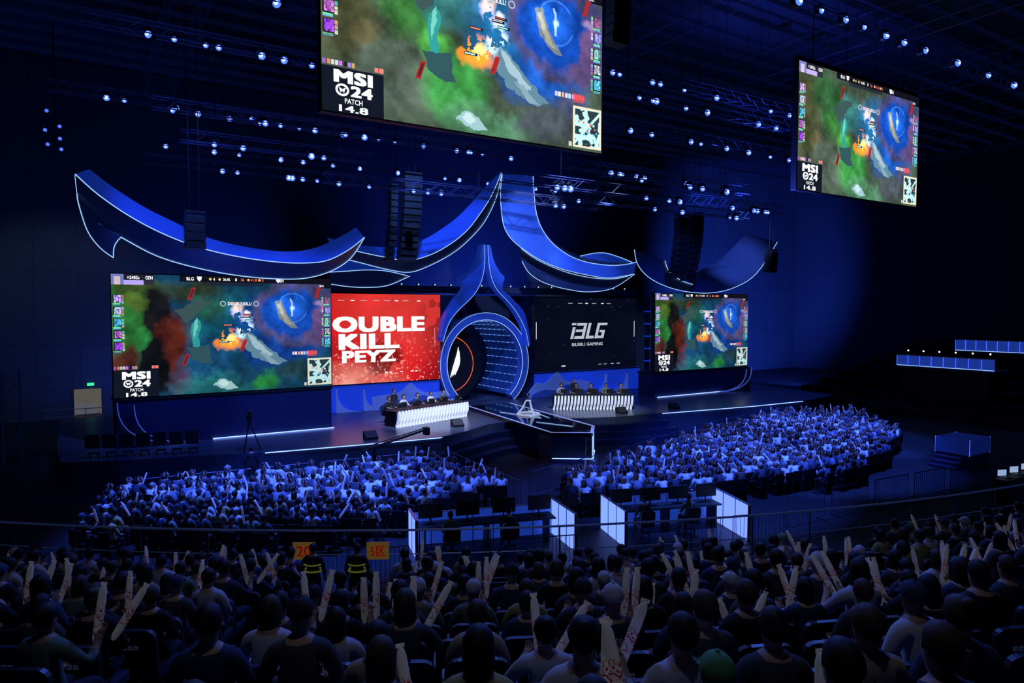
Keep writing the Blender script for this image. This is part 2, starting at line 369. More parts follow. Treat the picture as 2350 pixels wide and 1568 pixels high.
def paint_red(W,H):
    V,U=np.mgrid[0:H,0:W]; U=(U+.5)/W; V=(V+.5)/H
    n1=fbm(H,W,21,4);n2=fbm(H,W,22,10);n3=fbm(H,W,23,60,3)
    img=np.zeros((H,W,3))+np.array([.66,.012,.014])
    img*= (.35+1.15*n1)[...,None]
    hot=np.clip((V-.72)*3,0,1)*np.clip(1.1-np.abs(U-.33)*2.4,0,1); hot=np.clip(hot*(n2*1.9),0,1)[...,None]; img=img*(1-hot)+np.array([1,.45,.35])*hot
    hot=np.clip(.75-np.hypot((U-.95),V-.1),0,.3)[...,None]; img=img*(1-hot)+np.array([1,.1,.08])*hot
    dk=np.clip((U-.8)*3,0,.6)*(n1>.42); img*= (1-dk)[...,None]
    dk2=np.clip(np.clip(1-np.hypot((U-.62)*1.8,V-.75)/.3,0,1)*2*(n2>.47),0,1)[...,None]; img*=(1-.65*dk2)
    sp=(n3>.69)*(np.clip(V*1.5-.5,0,1)); img=img*(1-sp[...,None])+np.array([1,.35,.3])*sp[...,None]
    rr=np.random.RandomState(8)
    for i in range(80):
        cx,cy,r=rr.rand(),rr.rand()**.6,.003+.014*rr.rand()**3; q=np.clip(1-np.hypot((U-cx)*1.78,V-cy)/r,0,1)[...,None]; img=img*(1-.7*q)+np.array([1,.3,.25])*.7*q
    return np.clip(img,0,1)
def paint_dark(W,H):
    V,U=np.mgrid[0:H,0:W]; U=(U+.5)/W; V=(V+.5)/H
    n1=fbm(H,W,31,5); img=np.zeros((H,W,3))+np.array([.0018,.003,.011]); img*=(.5+1.2*n1)[...,None]
    rr=np.random.RandomState(12)
    for i in range(26):
        cx,cy=rr.rand(),rr.rand(); s=.0018; q=((np.abs(U-cx)<s)&(np.abs(V-cy)<s*1.78))[...,None]; img=np.where(q,np.array([.15,.2,.45])*rr.rand(),img)
    return img
def grid_mesh(name,img,w,h,strength=1.0):
    H,W=img.shape[:2]
    xs=np.linspace(-w/2,w/2,W+1);zs=np.linspace(h/2,-h/2,H+1)
    X,Z=np.meshgrid(xs,zs); co=np.stack([X,np.zeros_like(X),Z],-1).reshape(-1,3)
    i=np.arange(H)[:,None]*(W+1)+np.arange(W)[None,:]
    q=np.stack([i,i+W+1,i+W+2,i+1],-1).reshape(-1,4)
    me=bpy.data.meshes.new(name); me.vertices.add(len(co)); me.vertices.foreach_set('co',co.ravel())
    n=len(q); me.loops.add(n*4); me.loops.foreach_set('vertex_index',q.ravel()); me.polygons.add(n); me.polygons.foreach_set('loop_start',np.arange(n)*4)
    me.update(calc_edges=True)
    a=me.attributes.new('pixels','FLOAT_COLOR','FACE'); c=np.ones((n,4)); c[:,:3]=img.reshape(-1,3); a.data.foreach_set('color',c.ravel())
    m,nt,b=new_mat(name+'_pixels'); at=nt.nodes.new('ShaderNodeAttribute'); at.attribute_name='pixels'
    nt.links.new(at.outputs['Color'],b.inputs['Emission Color']); b.inputs['Emission Strength'].default_value=strength
    b.inputs['Base Color'].default_value=(.003,.003,.003,1); b.inputs['Roughness'].default_value=.8; b.inputs['Specular IOR Level'].default_value=.05
    me.materials.append(m); return me
GA=paint_game(440,248,0); GB=paint_game(440,248,1)
def screen(name,cx,y,cz,w,h,mesh,label,cat='screen',depth=.35):
    e=empty(name,(cx,y,cz)); tag(e,label,cat)
    b=MB(); b.box((0,depth/2+.02,0),(w+.08,depth,h+.08),M['black'],bev=.02)
    for i in range(1,8): b.box((-w/2+w*i/8,depth+.05,0),(.08,.1,h*.96),M['blackmetal'])
    b.obj('screen_housing',e)
    d=bpy.data.objects.new('display',mesh); link(d); d.parent=e
    return e
mA=grid_mesh('display_game_dark',GA,9.76,5.5); mB=grid_mesh('display_game_bright',GB,11.55,6.48)
M['hudred']=glow('screen_red',(.9,.12,.1),1); M['hudgold']=glow('screen_gold',(.8,.55,.15),1)
def hud(e,w,h):
    def P(u,v): return (-w/2+w*u,-.012,h/2-h*v)
    def T(s,u,v,hh,ww,m='txt',bold=.03):
        x,y,z=P(u,v); return text(s,x,y,z,hh*h,ww*w,m,e,bold=bold)
    T('MSI',.091,.822,.064,.115,bold=.055)
    T('24',.115,.888,.055,.066,bold=.045)
    T('PATCH',.091,.940,.026,.052,bold=.02); T('14.8',.091,.978,.034,.086,bold=.03)
    b=MB(); x,y,z=P(.058,.888); r=.026*h
    b.tube([(x+1.15*r*math.cos(a),y,z+r*math.sin(a)) for a in [k*math.pi/10 for k in range(20)]],.006*h,M['txt'],5,True)
    b.prism([(x-r*.7,z+r*.5),(x,z+r*.15),(x+r*.7,z+r*.5),(x+r*.35,z-r*.55),(x,z-r*.2),(x-r*.35,z-r*.55)],y-.004,y+.004,M['txt'])
    b.obj('screen_emblem',e)
    T('+2402s',.088,.027,.026,.05); T('GEN',.152,.027,.028,.03); 
    T('BLG',.325,.027,.028,.032); T('4',.43,.027,.024,.008); T('36.4K',.487,.027,.022,.032); T('8',.53,.027,.026,.008); T('16',.56,.027,.026,.014,'hudred'); T('41.3K',.615,.027,.022,.032,'hudred'); T('3',.655,.027,.024,.008,'hudred'); T('GEN',.742,.027,.03,.03)
    T('00:21',.951,.068,.018,.022); T('DOUBLE KILL!',.545,.235,.028,.11,bold=.03)
    def ic(fn): 
        b=MB(); fn(b); b.obj('screen_icon',e)
    for u in (.468,.622):
        x,y,z=P(u,.235); r=.02*h; ic(lambda b:b.tube([(x+r*math.cos(a),y,z+r*math.sin(a)) for a in [k*math.pi/8 for k in range(16)]],.004*h,M['txtgrey'],5,True))
    for u in (.345,.71):
        x,y,z=P(u+.02,.027); r=.02*h; ic(lambda b:b.prism([(x-r,z+r),(x+r,z+r),(x+r*.7,z-r*.4),(x,z-r),(x-r*.7,z-r*.4)],y-.004,y+.004,M['txt']))
    for u in (.413,.455,.588,.64):
        x,y,z=P(u,.027); r=.012*h; ic(lambda b:b.prism([(x+r*math.cos(k),z+r*math.sin(k)) for k in (0,1.05,2.1,3.14,4.19,5.24)],y-.004,y+.004,M['hudgold']))
s1=screen('led_screen',6.08,34.75,6.25,9.76,5.5,mA,'wide stage video wall showing dark teal game map'); hud(s1,9.76,5.5)
s2=screen('led_screen',38.65,34.75,5.84,9.76,5.5,mA,'wide stage video wall beside louvre tower, game view'); hud(s2,9.76,5.5)
s3=screen('hanging_screen',12.5,22,17.07,11.55,6.48,mB,'huge video screen hung from roof, green game map'); hud(s3,11.55,6.48)
s4=screen('hanging_screen',36.98,22,16.85,11.55,6.48,mB,'video screen hung from roof near hall wall, game view'); hud(s4,11.55,6.48)
for s,w,h in ((s3,11.55,6.48),(s4,11.55,6.48)):
    b=MB(); top=24.08-s.location.z
    for k in range(4):
        x=-w/2+w*(k+.5)/4; b.tube([(x,.2,h/2),(x,.2,top)],.025,M['blackmetal'],5)
    b.box((0,.2,h/2+.15),(w,.3,.25),M['blackmetal']); b.obj('rigging_frame',s)
mR=grid_mesh('display_red',paint_red(320,180),9.8,5.4); mD=grid_mesh('display_dark',paint_dark(200,110),9.65,5.3)
s5=screen('led_screen',14.66,39.5,5.68,9.8,5.4,mR,'red stage video wall with huge white DOUBLE KILL PEYZ lettering')
text('DOUBLE',.15,-.015,.87,.95,7.3,'txt',s5,bold=.055); text('KILL',.15,-.015,-.16,.93,3.85,'txt',s5,bold=.06); text('PEYZ',.12,-.015,-1.07,.72,3.4,'txt',s5,bold=.05)
def tick(e,xs,z,hh=.07,w=.3,m='txt'):
    for x in xs:
        b=MB(); b.box((x,-.012,z),(w,.008,hh),M[m],bev=.001); b.obj('screen_mark',e)
tick(s5,(-.9,1.9,3.4),2.3,.06,.24); tick(s5,(-1.6,-.2,.6,1.3,2.5),2.3,.035,.4,'txtgrey'); tick(s5,(1.2,1.5,2.2,2.9,3.2),-2.1,.06,.18); tick(s5,(4.5,),0,1.2,.025,'txtgrey')
s6=screen('led_screen',31.75,39.7,5.65,9.65,5.3,mD,'black stage video wall with grey angular team logo')
b=MB(); z0=-.35
def glyph(pts): b.prism([(x+ .28*(z),z*1.0+z0) for x,z in pts],-.02,-.008,M['txtgrey'])
glyph([(-1.6,0),(-1.35,0),(-1.35,.85),(-1.6,.85)]); 
glyph([(-1.25,0),(-.35,0),(-.35,.2),(-1.25,.2)]); glyph([(-.6,.2),(-.35,.2),(-.35,1.15),(-.6,1.15)]); glyph([(-1.25,.5),(-.6,.5),(-.6,.68),(-1.25,.68)]); glyph([(-1.25,.97),(-.6,.97),(-.6,1.15),(-1.25,1.15)]); glyph([(-1.75,1.0),(-1.35,1.0),(-1.35,1.15),(-1.75,1.15)])
glyph([(-.2,0),(.55,0),(.55,.2),(-.2,.2)]); glyph([(-.2,.2),(.05,.2),(.05,1.15),(-.2,1.15)])
glyph([(.65,0),(1.5,0),(1.5,.2),(.65,.2)]); glyph([(.65,.2),(.9,.2),(.9,.97),(.65,.97)]); glyph([(.65,.97),(1.6,.97),(1.6,1.15),(.65,1.15)]); glyph([(1.25,.2),(1.5,.2),(1.5,.62),(1.25,.62)]); glyph([(1.0,.45),(1.25,.45),(1.25,.62),(1.0,.62)])
b.obj('screen_emblem',s6)
text('BILIBILI GAMING',0,-.015,-.76,.24,2.9,'txtgrey',s6,bold=.02)
tick(s6,(-.1,1.4),2.25,.07,.25); tick(s6,(-1.6,-.7,.6,2.0),2.25,.045,.4,'txtgrey'); tick(s6,(-2.2,),-2.3,.08,.35); tick(s6,(1.2,1.7,2.4,3.0),-2.3,.05,.3,'txtgrey'); tick(s6,(-4.6,4.6),.3,1.2,.04)
tick(s6,(-3.6,-2.7,3.1,2.3),2.0,.03,.03,'txtgrey')

# ------------------------------------------------------------------ ribbons
def ribbon(a,b2,c,ya,yb,yc,ms,label,leds,n=5):
    e=empty('ribbon_sculpture',(0,0,0)); 
    A=cat_rom([(x,ya,z) for x,z in a],n);B=cat_rom([(x,yb,z) for x,z in b2],n);C=cat_rom([(x,yc,z) for x,z in c],n)
    k=min(len(A),len(B),len(C))
    def rs(P): return [P[int(round(i*(len(P)-1)/(k-1)))] for i in range(k)]
    A,B,C=rs(A),rs(B),rs(C); b=MB()
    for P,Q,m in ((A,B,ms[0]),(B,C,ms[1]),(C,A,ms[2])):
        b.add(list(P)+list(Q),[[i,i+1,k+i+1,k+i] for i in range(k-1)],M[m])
    b.add([A[0],B[0],C[0],A[-1],B[-1],C[-1]],[[0,1,2],[5,4,3]],M[ms[1]])
    b.obj('ribbon_skin',e,smooth=True)
    for P in leds:
        L={'a':A,'b':B,'c':C}[P]; t=MB(); t.tube([(p.x,p.y-.04,p.z) for p in L],.023,M['led'],5); t.obj('led_trim',e)
    tag(e,label,'stage decoration'); return e
D=lambda s:[(float(p.split(',')[0])/100,float(p.split(',')[1])/100) for p in s.split()]
A_top=[(.51,13.43),(1.38,12.74),(2.54,11.99),(3.75,11.4),(5.01,10.82),(6.34,10.5),(7.94,10.31),(9.2,10.33),(10.4,10.64),(11.66,11.31),(12.29,11.71)]
A_cre=[(-0.01,12.89),(0.77,12.14),(1.85,11.36),(3.06,10.71),(4.42,10.2),(5.95,9.86),(7.57,9.67),(8.97,9.64),(10.23,9.81),(11.33,10.39),(12.14,11.04)]
A_bot=[(0.08,11.78),(0.76,11.01),(1.59,10.51),(2.94,9.77),(4.51,9.31),(6.17,9.02),(7.84,8.9),(9.39,8.96),(10.7,9.36),(11.71,10.05),(12.44,11.13)]
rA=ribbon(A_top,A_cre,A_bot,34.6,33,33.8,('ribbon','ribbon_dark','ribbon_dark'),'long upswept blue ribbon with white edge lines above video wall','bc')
b=MB(); fin=[(-.01,12.95),(.03,12.3),(.08,11.78),(.36,10.7),(.78,10.03),(1.27,9.61),(1.25,9.8),(1.32,10.02),(1.42,10.3),(1.59,10.51),(.76,11.01)]
b.prism(fin,33.55,33.95,M['ribbon_dark']); b.obj('ribbon_horn',rA)
for L in ([(-.01,12.95),(.03,12.3),(.08,11.78),(.36,10.7),(.78,10.03),(1.27,9.61)],[(1.59,10.51),(1.42,10.3),(1.3,10.02),(1.27,9.61)]):
    t=MB(); t.tube(cat_rom([(x,33.5,z) for x,z in L],4),.02,M['led'],5); t.obj('led_trim',rA)
B_top=D('1149,1136 1283,1107 1423,1100 1568,1105 1706,1147 1834,1219 1952,1305 2058,1408 2151,1507 2262,1613')
B_cre=D('1141,1092 1285,1059 1435,1035 1578,1021 1714,1057 1841,1123 1957,1211 2047,1316 2132,1438 2200,1579')
B_bot=D('1180,1028 1314,1002 1467,971 1613,958 1751,1006 1895,1083 2008,1172 2112,1284 2193,1432 2234,1583')
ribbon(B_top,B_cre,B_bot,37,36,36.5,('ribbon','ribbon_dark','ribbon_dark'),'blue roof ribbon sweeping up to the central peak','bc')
ribbon(D('1191,1018 1304,1023 1434,1010 1541,981 1651,948'),D('1174,950 1286,960 1388,969 1507,967 1643,943'),D('1183,886 1295,873 1412,871 1532,885 1670,943'),38,37.5,37.8,('ribbon','ribbon_dark','ribbon_dark'),'small lower blue ribbon tucked beneath the central sweep','bc')
ribbon(D('2207,1571 2194,1464 2200,1346 2219,1254 2270,1182 2360,1122 2493,1059 2666,1007 2883,973 3073,960 3291,993'),
 D('2476,1602 2483,1492 2500,1367 2548,1263 2639,1172 2769,1103 2906,1067 3040,1054 3158,1052 3279,1065 3369,1084'),
 D('2446,1591 2476,1484 2520,1377 2589,1283 2684,1210 2811,1153 2941,1115 3056,1099 3174,1086 3254,1083 3336,1080'),36,36.6,37.6,('ribbon','ribbon_dark','ribbon_dark'),'wide glossy blue ribbon falling from the central peak','ab')
ribbon(D('2422,1140 2524,1082 2665,1030 2828,989 3018,964 3216,963 3401,999'),D('2403,1052 2463,976 2584,917 2762,880 2948,865 3162,893 3365,996'),D('2440,1090 2540,1020 2680,975 2830,945 3010,930 3210,940 3401,999'),37.2,36.8,37.6,('ribbon_dark','ribbon_dark','ribbon_dark'),'lower navy ribbon curving below the central fall','ab')
ribbon(D('2784,1066 2934,1113 3128,1146 3290,1122 3424,1087'),D('2784,1060 2972,1043 3090,1043 3209,1051 3400,1080'),D('2790,1062 2950,1080 3100,1090 3250,1085 3410,1083'),37.6,37.4,38.0,('ribbon','ribbon_dark','ribbon_dark'),'short leaf-shaped blue ribbon beside the central fall','a')
ribbon(D('3400,1060 3487,1051 3551,1008 3638,979 3726,975 3815,1025 3952,1080 4093,1153 4213,1241 4320,1326'),D('3366,1077 3399,1013 3479,962 3620,923 3796,917 3979,943 4169,999 4365,1103 4558,1264'),D('3015,1128 3046,1032 3150,950 3329,891 3535,862 3752,862 3978,903 4215,1009 4450,1251'),34.8,33.8,33,('ribbon','ribbon_dark','ribbon_dark'),'short upswept blue ribbon with white edge lines above video wall','bc')
for so,si in ((D('2220,1169 2187,1055 2145,992 2060,940 2085,879 2018,801 1947,696 1919,568'),D('2233,1164 2233,1057 2220,966 2187,887 2129,816 2040,740 1971,658 1928,540')),
               (D('2279,1163 2305,1060 2352,990 2386,953 2366,884 2454,810 2549,711 2595,509'),D('2256,1165 2262,1058 2285,945 2332,866 2410,798 2489,711 2549,607 2577,494'))):
    e=empty('portal_spire'); tag(e,'curved blue horn-shaped spire flanking the portal','stage decoration','portal spires')
    O=cat_rom([(x,38.6,z) for x,z in so],4); I=cat_rom([(x,38.6,z) for x,z in si],4); k=len(O); b=MB()
    vs=[tuple(p) for p in O]+[tuple(p) for p in I]+[(p.x,p.y+.6,p.z) for p in O]+[(p.x,p.y+.6,p.z) for p in I]
    fs=[]
    for i in range(k-1): fs+=[[i,i+1,k+i+1,k+i],[2*k+i,2*k+i+1,3*k+i+1,3*k+i],[i,i+1,2*k+i+1,2*k+i],[k+i,k+i+1,3*k+i+1,3*k+i]]
    b.add(vs,fs,M['ribbon']); b.obj('spire_skin',e)
    t=MB(); t.tube([(p.x,p.y-.04,p.z) for p in I],.014,M['led'],5); t.obj('led_trim',e)

# ------------------------------------------------------------------ portal
CX,CZ=22.8,3.85
e=empty('stage_portal',(CX,39.5,1.3)); tag(e,'round glowing tunnel portal with blue ring frame','stage portal')
def arcp(r,a): return (r*math.cos(a),CZ-1.3+r*math.sin(a))
a0=math.asin(-(CZ-1.3)/3.36); N=64
an=[a0+(math.pi-2*a0)*i/N for i in range(N+1)]
b=MB(); vs=[]
for a in an:
    for r,y in ((2.88,-.25),(3.36,-.25),(3.36,.35),(2.88,.35)):
        x,z=arcp(r,a); vs.append((x,y,max(z,0.0)))
fs=[]
for i in range(N):
    for j in range(4): fs.append([i*4+j,i*4+(j+1)%4,(i+1)*4+(j+1)%4,(i+1)*4+j])
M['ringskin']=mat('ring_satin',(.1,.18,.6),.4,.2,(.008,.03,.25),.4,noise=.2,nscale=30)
b.add(vs,fs,M['ringskin']); b.obj('ring_frame',e)
for r,rr_ in ((3.38,.016),(2.9,.02)):
    t=MB(); t.tube([(arcp(r,a)[0],-.28,max(arcp(r,a)[1],.02)) for a in an],rr_,M['led'],5); t.obj('led_trim',e)
b=MB(); vs=[];fs=[]
for i,a in enumerate(an):
    x,z=arcp(3.2,a); c,s_=math.cos(a),math.sin(a)
    X0,X1,Z1=-3.25,4.1,4.9
    ts=[]
    if c>1e-6: ts.append(X1/c)
    if c<-1e-6: ts.append(X0/c)
    if s_>1e-6: ts.append((Z1-(CZ-1.3))/s_)
    if s_<-1e-6: ts.append(-(CZ-1.3)/s_)
    t=max(min(ts),3.22); vs+=[(x,.1,max(z,0)),(t*c,.1,max(0,CZ-1.3+t*s_))]
for i in range(N): fs.append([2*i,2*i+1,2*i+3,2*i+2])
b.add(vs,fs,M['navy']); b.obj('portal_wall',e)
b=MB(); vs=[];fs=[]
for a in an:
    for y in (.3,1.6,3.0,4.6):
        x,z=arcp(2.92,a); vs.append((x,y,max(z,0)))
for i in range(N):
    for j in range(3): fs.append([i*4+j,i*4+j+1,(i+1)*4+j+1,(i+1)*4+j])
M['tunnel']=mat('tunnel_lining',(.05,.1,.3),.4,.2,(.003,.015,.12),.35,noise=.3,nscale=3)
b.add(vs,fs,M['tunnel']); b.box((0,4.7,CZ-1.3),(6,.1,5.0),M['navy']); b.box((0,2.4,.03),(5,4.6,.05),M['stage']); b.obj('tunnel_lining',e)
for i in range(24):
    a=a0+.12+(math.pi-2*a0-.24)*i/23; x,z=arcp(2.88,a); z=max(z,.08)
    t=MB(); t.box((x,2.4,z),(.025,4.3,.025),M['lineglow'])
    for k in range(7): t.ball((x,.5+k*.65,z),.032,M['led'],6,4)
    t.obj('tunnel_light_line',e)
e2=empty('round_door_panel',(20.35,39.95,3.85)); tag(e2,'black round sliding panel with orange ring and white wing emblem','stage panel')
b=MB(); b.lathe([(2.5,0),(2.55,.03),(2.55,.2),(2.45,.22)],(0,0,0),M['black'],48,'y'); b.obj('disc',e2)
b=MB(); b.tube([(1.85*math.cos(a),-.02,1.85*math.sin(a)) for a in [k*math.pi/24 for k in range(48)]],.022,glow('orange_line',(1,.12,.03),1.2),5,True); b.obj('ring_line',e2)
b=MB()
for k,(s0,sz) in enumerate(((.0,1.15),(.28,.95),(.56,.7))):
    L=[]
    for i in range(9): t=i/8; L.append((.25+s0*.6+.55*math.sin(t*1.9)*sz-.1,-.9+s0*.3+t*1.75*sz))
    R=[(x-.2*math.sin(math.pi*i/8)-.03,z+.02) for i,(x,z) in enumerate(L)][::-1]
    b.prism(L+R,-.03,-.01,M['txt'])
b.obj('white_emblem',e2)

# ------------------------------------------------------------------ stage body
e=empty('main_stage'); tag(e,'wide dark glossy stage deck with curved front and light lines','stage')
outline=[(-1,36.2),(-.8,32.6),(1.2,31.7),(4.5,30.9),(6.6,30.3),(10.5,29.8),(14.6,29.4),(16.5,30.2),(18.3,31.3),(20.8,31.7),(23.2,30.6),(25.8,29.6),(29.1,29.3),(36.1,28.4),(42,28.2),(46,29),(46.5,36),(46.5,45.5),(-1,45.5)]
b=MB(); b.prism(outline,0,1.3,M['stage'],'z'); b.obj('stage_deck',e)
for k,(of,zt_) in enumerate(((.7,.95),(1.3,.62),(1.9,.3))):
    pts=[(15.2,29.6+.0),(16.5,30.2),(18.3,31.3),(20.8,31.7),(23.2,30.6),(25.8,29.6),(28.8,29.32)]
    fr=[(x-(of*.5 if x<18 else 0)+(of*.3 if x>23 else 0),y-of) for x,y in pts]
    b=MB(); b.prism(pts[::-1]+fr,0,zt_,M['navy'],'z'); b.obj('stage_step',e)
def led_line(pts,z,r=.028,m='led_base',par=None,name='led_strip'):
    t=MB(); t.tube([(x,y,z) for x,y in pts],r,M[m],5); return t.obj(name,par)
led_line([(6.6,30.25),(10.5,29.75),(14.6,29.35)],1.27,.02,par=e); led_line([(29.1,29.25),(36.1,28.35),(41,28.15)],1.27,.02,par=e)
led_line([(5.2,35.0-.35),(11.0,34.6)],1.33,.024,par=e); led_line([(33.9,34.6),(41,34.6)],1.33,.024,par=e)
cw=empty('catwalk'); tag(cw,'glossy runway with pointed end outlined in white light','stage runway')
cp=[(20.1,36.8),(19.1,26.6),(20.7,25.5),(22.0,27.0),(23.0,36.6)]
b=MB(); b.prism(cp,1.301,1.5,M['catwalk'],'z'); b.prism([(19.5,28.3),(19.35,27),(20.7,26.0),(21.75,27.2),(21.9,28.3)],0,1.3,M['navy'],'z'); b.obj('catwalk_deck',cw)
def band(p,q,wd,z):
    d=Vector((q[0]-p[0],q[1]-p[1])).normalized(); n=Vector((-d.y,d.x))*wd/2
    return [(p[0]+n.x,p[1]+n.y,z),(q[0]+n.x,q[1]+n.y,z),(q[0]-n.x,q[1]-n.y,z),(p[0]-n.x,p[1]-n.y,z)]
b=MB()
WL=mat('white_edge_band',(.6,.66,.8),.5,0,(.4,.5,1),.35)
for i in range(4): b.add(band(cp[i],cp[i+1],.17,1.506+.002*i),[[0,1,2,3]],WL)
b.obj('edge_band',cw)
led_line([(19.1,26.55),(20.7,25.4),(22.05,26.95)],.25,.025,par=cw)
for x_,y_ in ((20.72,25.48),(22.03,27)):
    b=MB(); b.box((x_,y_,.75),(.035,.035,1.2),M['led']); b.obj('corner_light',cw)
for pts in ([(20.4,33.5),(21.2,30.5)],[(22.3,33.5),(21.6,30.3)],[(20.2,29.5),(21,27.4)]): led_line(pts,1.52,.012,'led',cw,'floor_inlay')
def block(x0,x1,label,z1):
    o=empty('screen_plinth',((x0+x1)/2,35.6,1.3)); tag(o,label,'stage plinth'); b=MB(); w=x1-x0
    b.box((0,0,(z1-1.3)/2),(w,1.6,z1-1.3),M['plinth'],bev=.03); b.box((0,0,z1-1.3-.06),(w+.1,1.7,.1),M['black']); b.obj('plinth_body',o); return o
pl=block(1.2,10.95,'navy plinth carrying the large video wall, lit foot',3.45)
pr=block(33.75,43.6,'navy plinth carrying the farther video wall, lit foot',3.05)
def curved_fin(apex,foot,base,y,side,m='paleblue'):
    L=[]
    for i in range(11):
        t=i/10; L.append((apex[0]+(foot-apex[0])*(t**2.2),apex[1]+(base-apex[1])*(1-(1-t)**1.9)))
    b=MB(); b.prism([(apex[0]-.06*side,apex[1])]+L+[(apex[0]-.06*side,base)],y-.12,y+.1,M[m]); return b
for sd,L_,par in ((1,((1.3,3.35,4.2),(1.95,3.2,4.4)),pl),(-1,((43.5,3.0,40.3),(42.9,2.9,39.9)),pr)):
    off=(-par.location.x,-par.location.y,-par.location.z)
    for n_,(ax,az,ft) in enumerate(L_):
        b=curved_fin((ax,az),ft,1.32,34.6-.15*n_,sd,'navy'); o=b.obj('curved_fin',par); o.location=off
        t=MB(); t.tube([(x,34.32,z) for x,z in [(ax+(ft-ax)*((i/10)**2.2),az+(1.34-az)*(1-(1-i/10)**1.9)) for i in range(11)]],.022 if sd>0 else .045,M['paleblue'],5); o=t.obj('fin_edge',par); o.location=off
def bpanel(x0,x1,label,fins,mount,z1=2.98):
    o=empty('backdrop_panel',((x0+x1)/2,39.9,1.3)); tag(o,label,'stage backdrop'); off=(-o.location.x,-o.location.y,-o.location.z)
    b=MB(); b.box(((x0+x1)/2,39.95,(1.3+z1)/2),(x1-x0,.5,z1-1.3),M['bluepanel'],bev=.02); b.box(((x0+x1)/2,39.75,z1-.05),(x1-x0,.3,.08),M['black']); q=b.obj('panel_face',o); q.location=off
    for apx,ft,sd in fins:
        q=curved_fin(apx,ft,1.32,39.45,sd).obj('curved_fin',o); q.location=off
    for k,mm in enumerate(mount):
        b=MB(); P=cat_rom([(x,0,z) for x,z in mm],4); b.prism([(p.x,p.z) for p in P]+[(mm[-1][0],1.31),(mm[0][0],1.31)],39.3-.12*k,39.5-.12*k,M['mount'+str(k)]); q=b.obj('mountain_cutout',o); q.location=off
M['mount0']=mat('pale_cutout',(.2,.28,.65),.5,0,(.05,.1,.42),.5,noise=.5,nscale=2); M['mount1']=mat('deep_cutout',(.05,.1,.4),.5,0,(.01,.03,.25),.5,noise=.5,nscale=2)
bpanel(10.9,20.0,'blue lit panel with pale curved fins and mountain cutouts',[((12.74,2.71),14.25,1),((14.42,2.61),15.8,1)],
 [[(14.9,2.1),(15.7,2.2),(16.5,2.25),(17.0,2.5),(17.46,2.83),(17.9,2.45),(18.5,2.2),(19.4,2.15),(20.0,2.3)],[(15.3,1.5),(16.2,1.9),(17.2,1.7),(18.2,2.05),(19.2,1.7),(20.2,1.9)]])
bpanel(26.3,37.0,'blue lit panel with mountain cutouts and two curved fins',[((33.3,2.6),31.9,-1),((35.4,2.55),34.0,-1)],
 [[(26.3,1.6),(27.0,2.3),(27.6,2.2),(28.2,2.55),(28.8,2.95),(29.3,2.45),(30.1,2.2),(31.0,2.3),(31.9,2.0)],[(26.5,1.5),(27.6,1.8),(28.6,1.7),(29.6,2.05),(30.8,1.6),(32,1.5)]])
b=MB(); b.box((0,0,0),(27,.5,.45),M['navy'],bev=.03); o=b.obj('stage_header'); o.location=(23.2,40.0,8.72); tag(o,'dark header beam along the top of the video walls','stage beam')
b=MB(); b.box((0,0,0),(26,.3,7.2),M['navy'],bev=.02); o=b.obj('backing_wall'); o.location=(23.6,45.3,4.9); tag(o,'dark navy backing wall behind the stage set','stage backdrop')
b=MB()
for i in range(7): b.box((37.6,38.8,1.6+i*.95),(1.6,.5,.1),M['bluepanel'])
for x in (36.95,38.3): b.box((x,38.9,4.9),(.12,.4,7.2),M['navy'])
o=b.obj('louvre_tower'); tag(o,'narrow navy tower with blue lit louvres between video walls','stage tower')

# ------------------------------------------------------------------ desks
def desk(x0,y0,x1,y1,label):
    L=math.hypot(x1-x0,y1-y0); rz=math.atan2(y1-y0,x1-x0); e=empty('player_desk',(x0,y0,1.3),rz); tag(e,label,'desk','player desks')
    b=MB(); b.box((L/2,.5,.82),(L+.2,1.0,.05),M['black'],bev=.01); b.obj('table_top',e)
    b=MB(); b.box((L/2,.25,.38),(L,.12,.74),M['black']); b.box((.05,.55,.38),(.12,.9,.74),M['black']); b.box((L-.05,.55,.38),(.12,.9,.74),M['black']); b.obj('desk_body',e)
    n=24
    for i in range(n):
        x=L*(i+.5)/n; prof=[(.1,.84),(-.06,.84),(-.1,.6),(-.1,.35),(-.03,.15),(-.04,.03),(-.06,0.0),(.1,0.0),(.16,.15),(.08,.35),(.08,.6)]
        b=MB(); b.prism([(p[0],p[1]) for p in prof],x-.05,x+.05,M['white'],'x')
        b.v=[(vx-(.12*max(0,(.45-vz))**1.2*2.2),vy,vz) for vx,vy,vz in b.v]
        b.obj('front_slat',e)
    return e,L,rz
d1=desk(13.8,32.9,18.8,34.4,'long player desk with white curved vertical slats and monitors')
d2=desk(24.5,33.9,28.7,31.3,'long player desk with white curved slats, angled inward')
b=MB(); b.box((0,0,.30),(.56,.04,.34),M['black'],bev=.01); b.tube([(0,.03,.02),(0,.05,.2)],.02,M['blackmetal'],6); b.box((0,.03,.01),(.24,.18,.02),M['blackmetal'])
mon=bpy.data.objects.new('monitor',b.mesh('monitor')); tag(mon,'black gaming monitor standing on the player desk','monitor','desk monitors'); PM=Proto(mon)
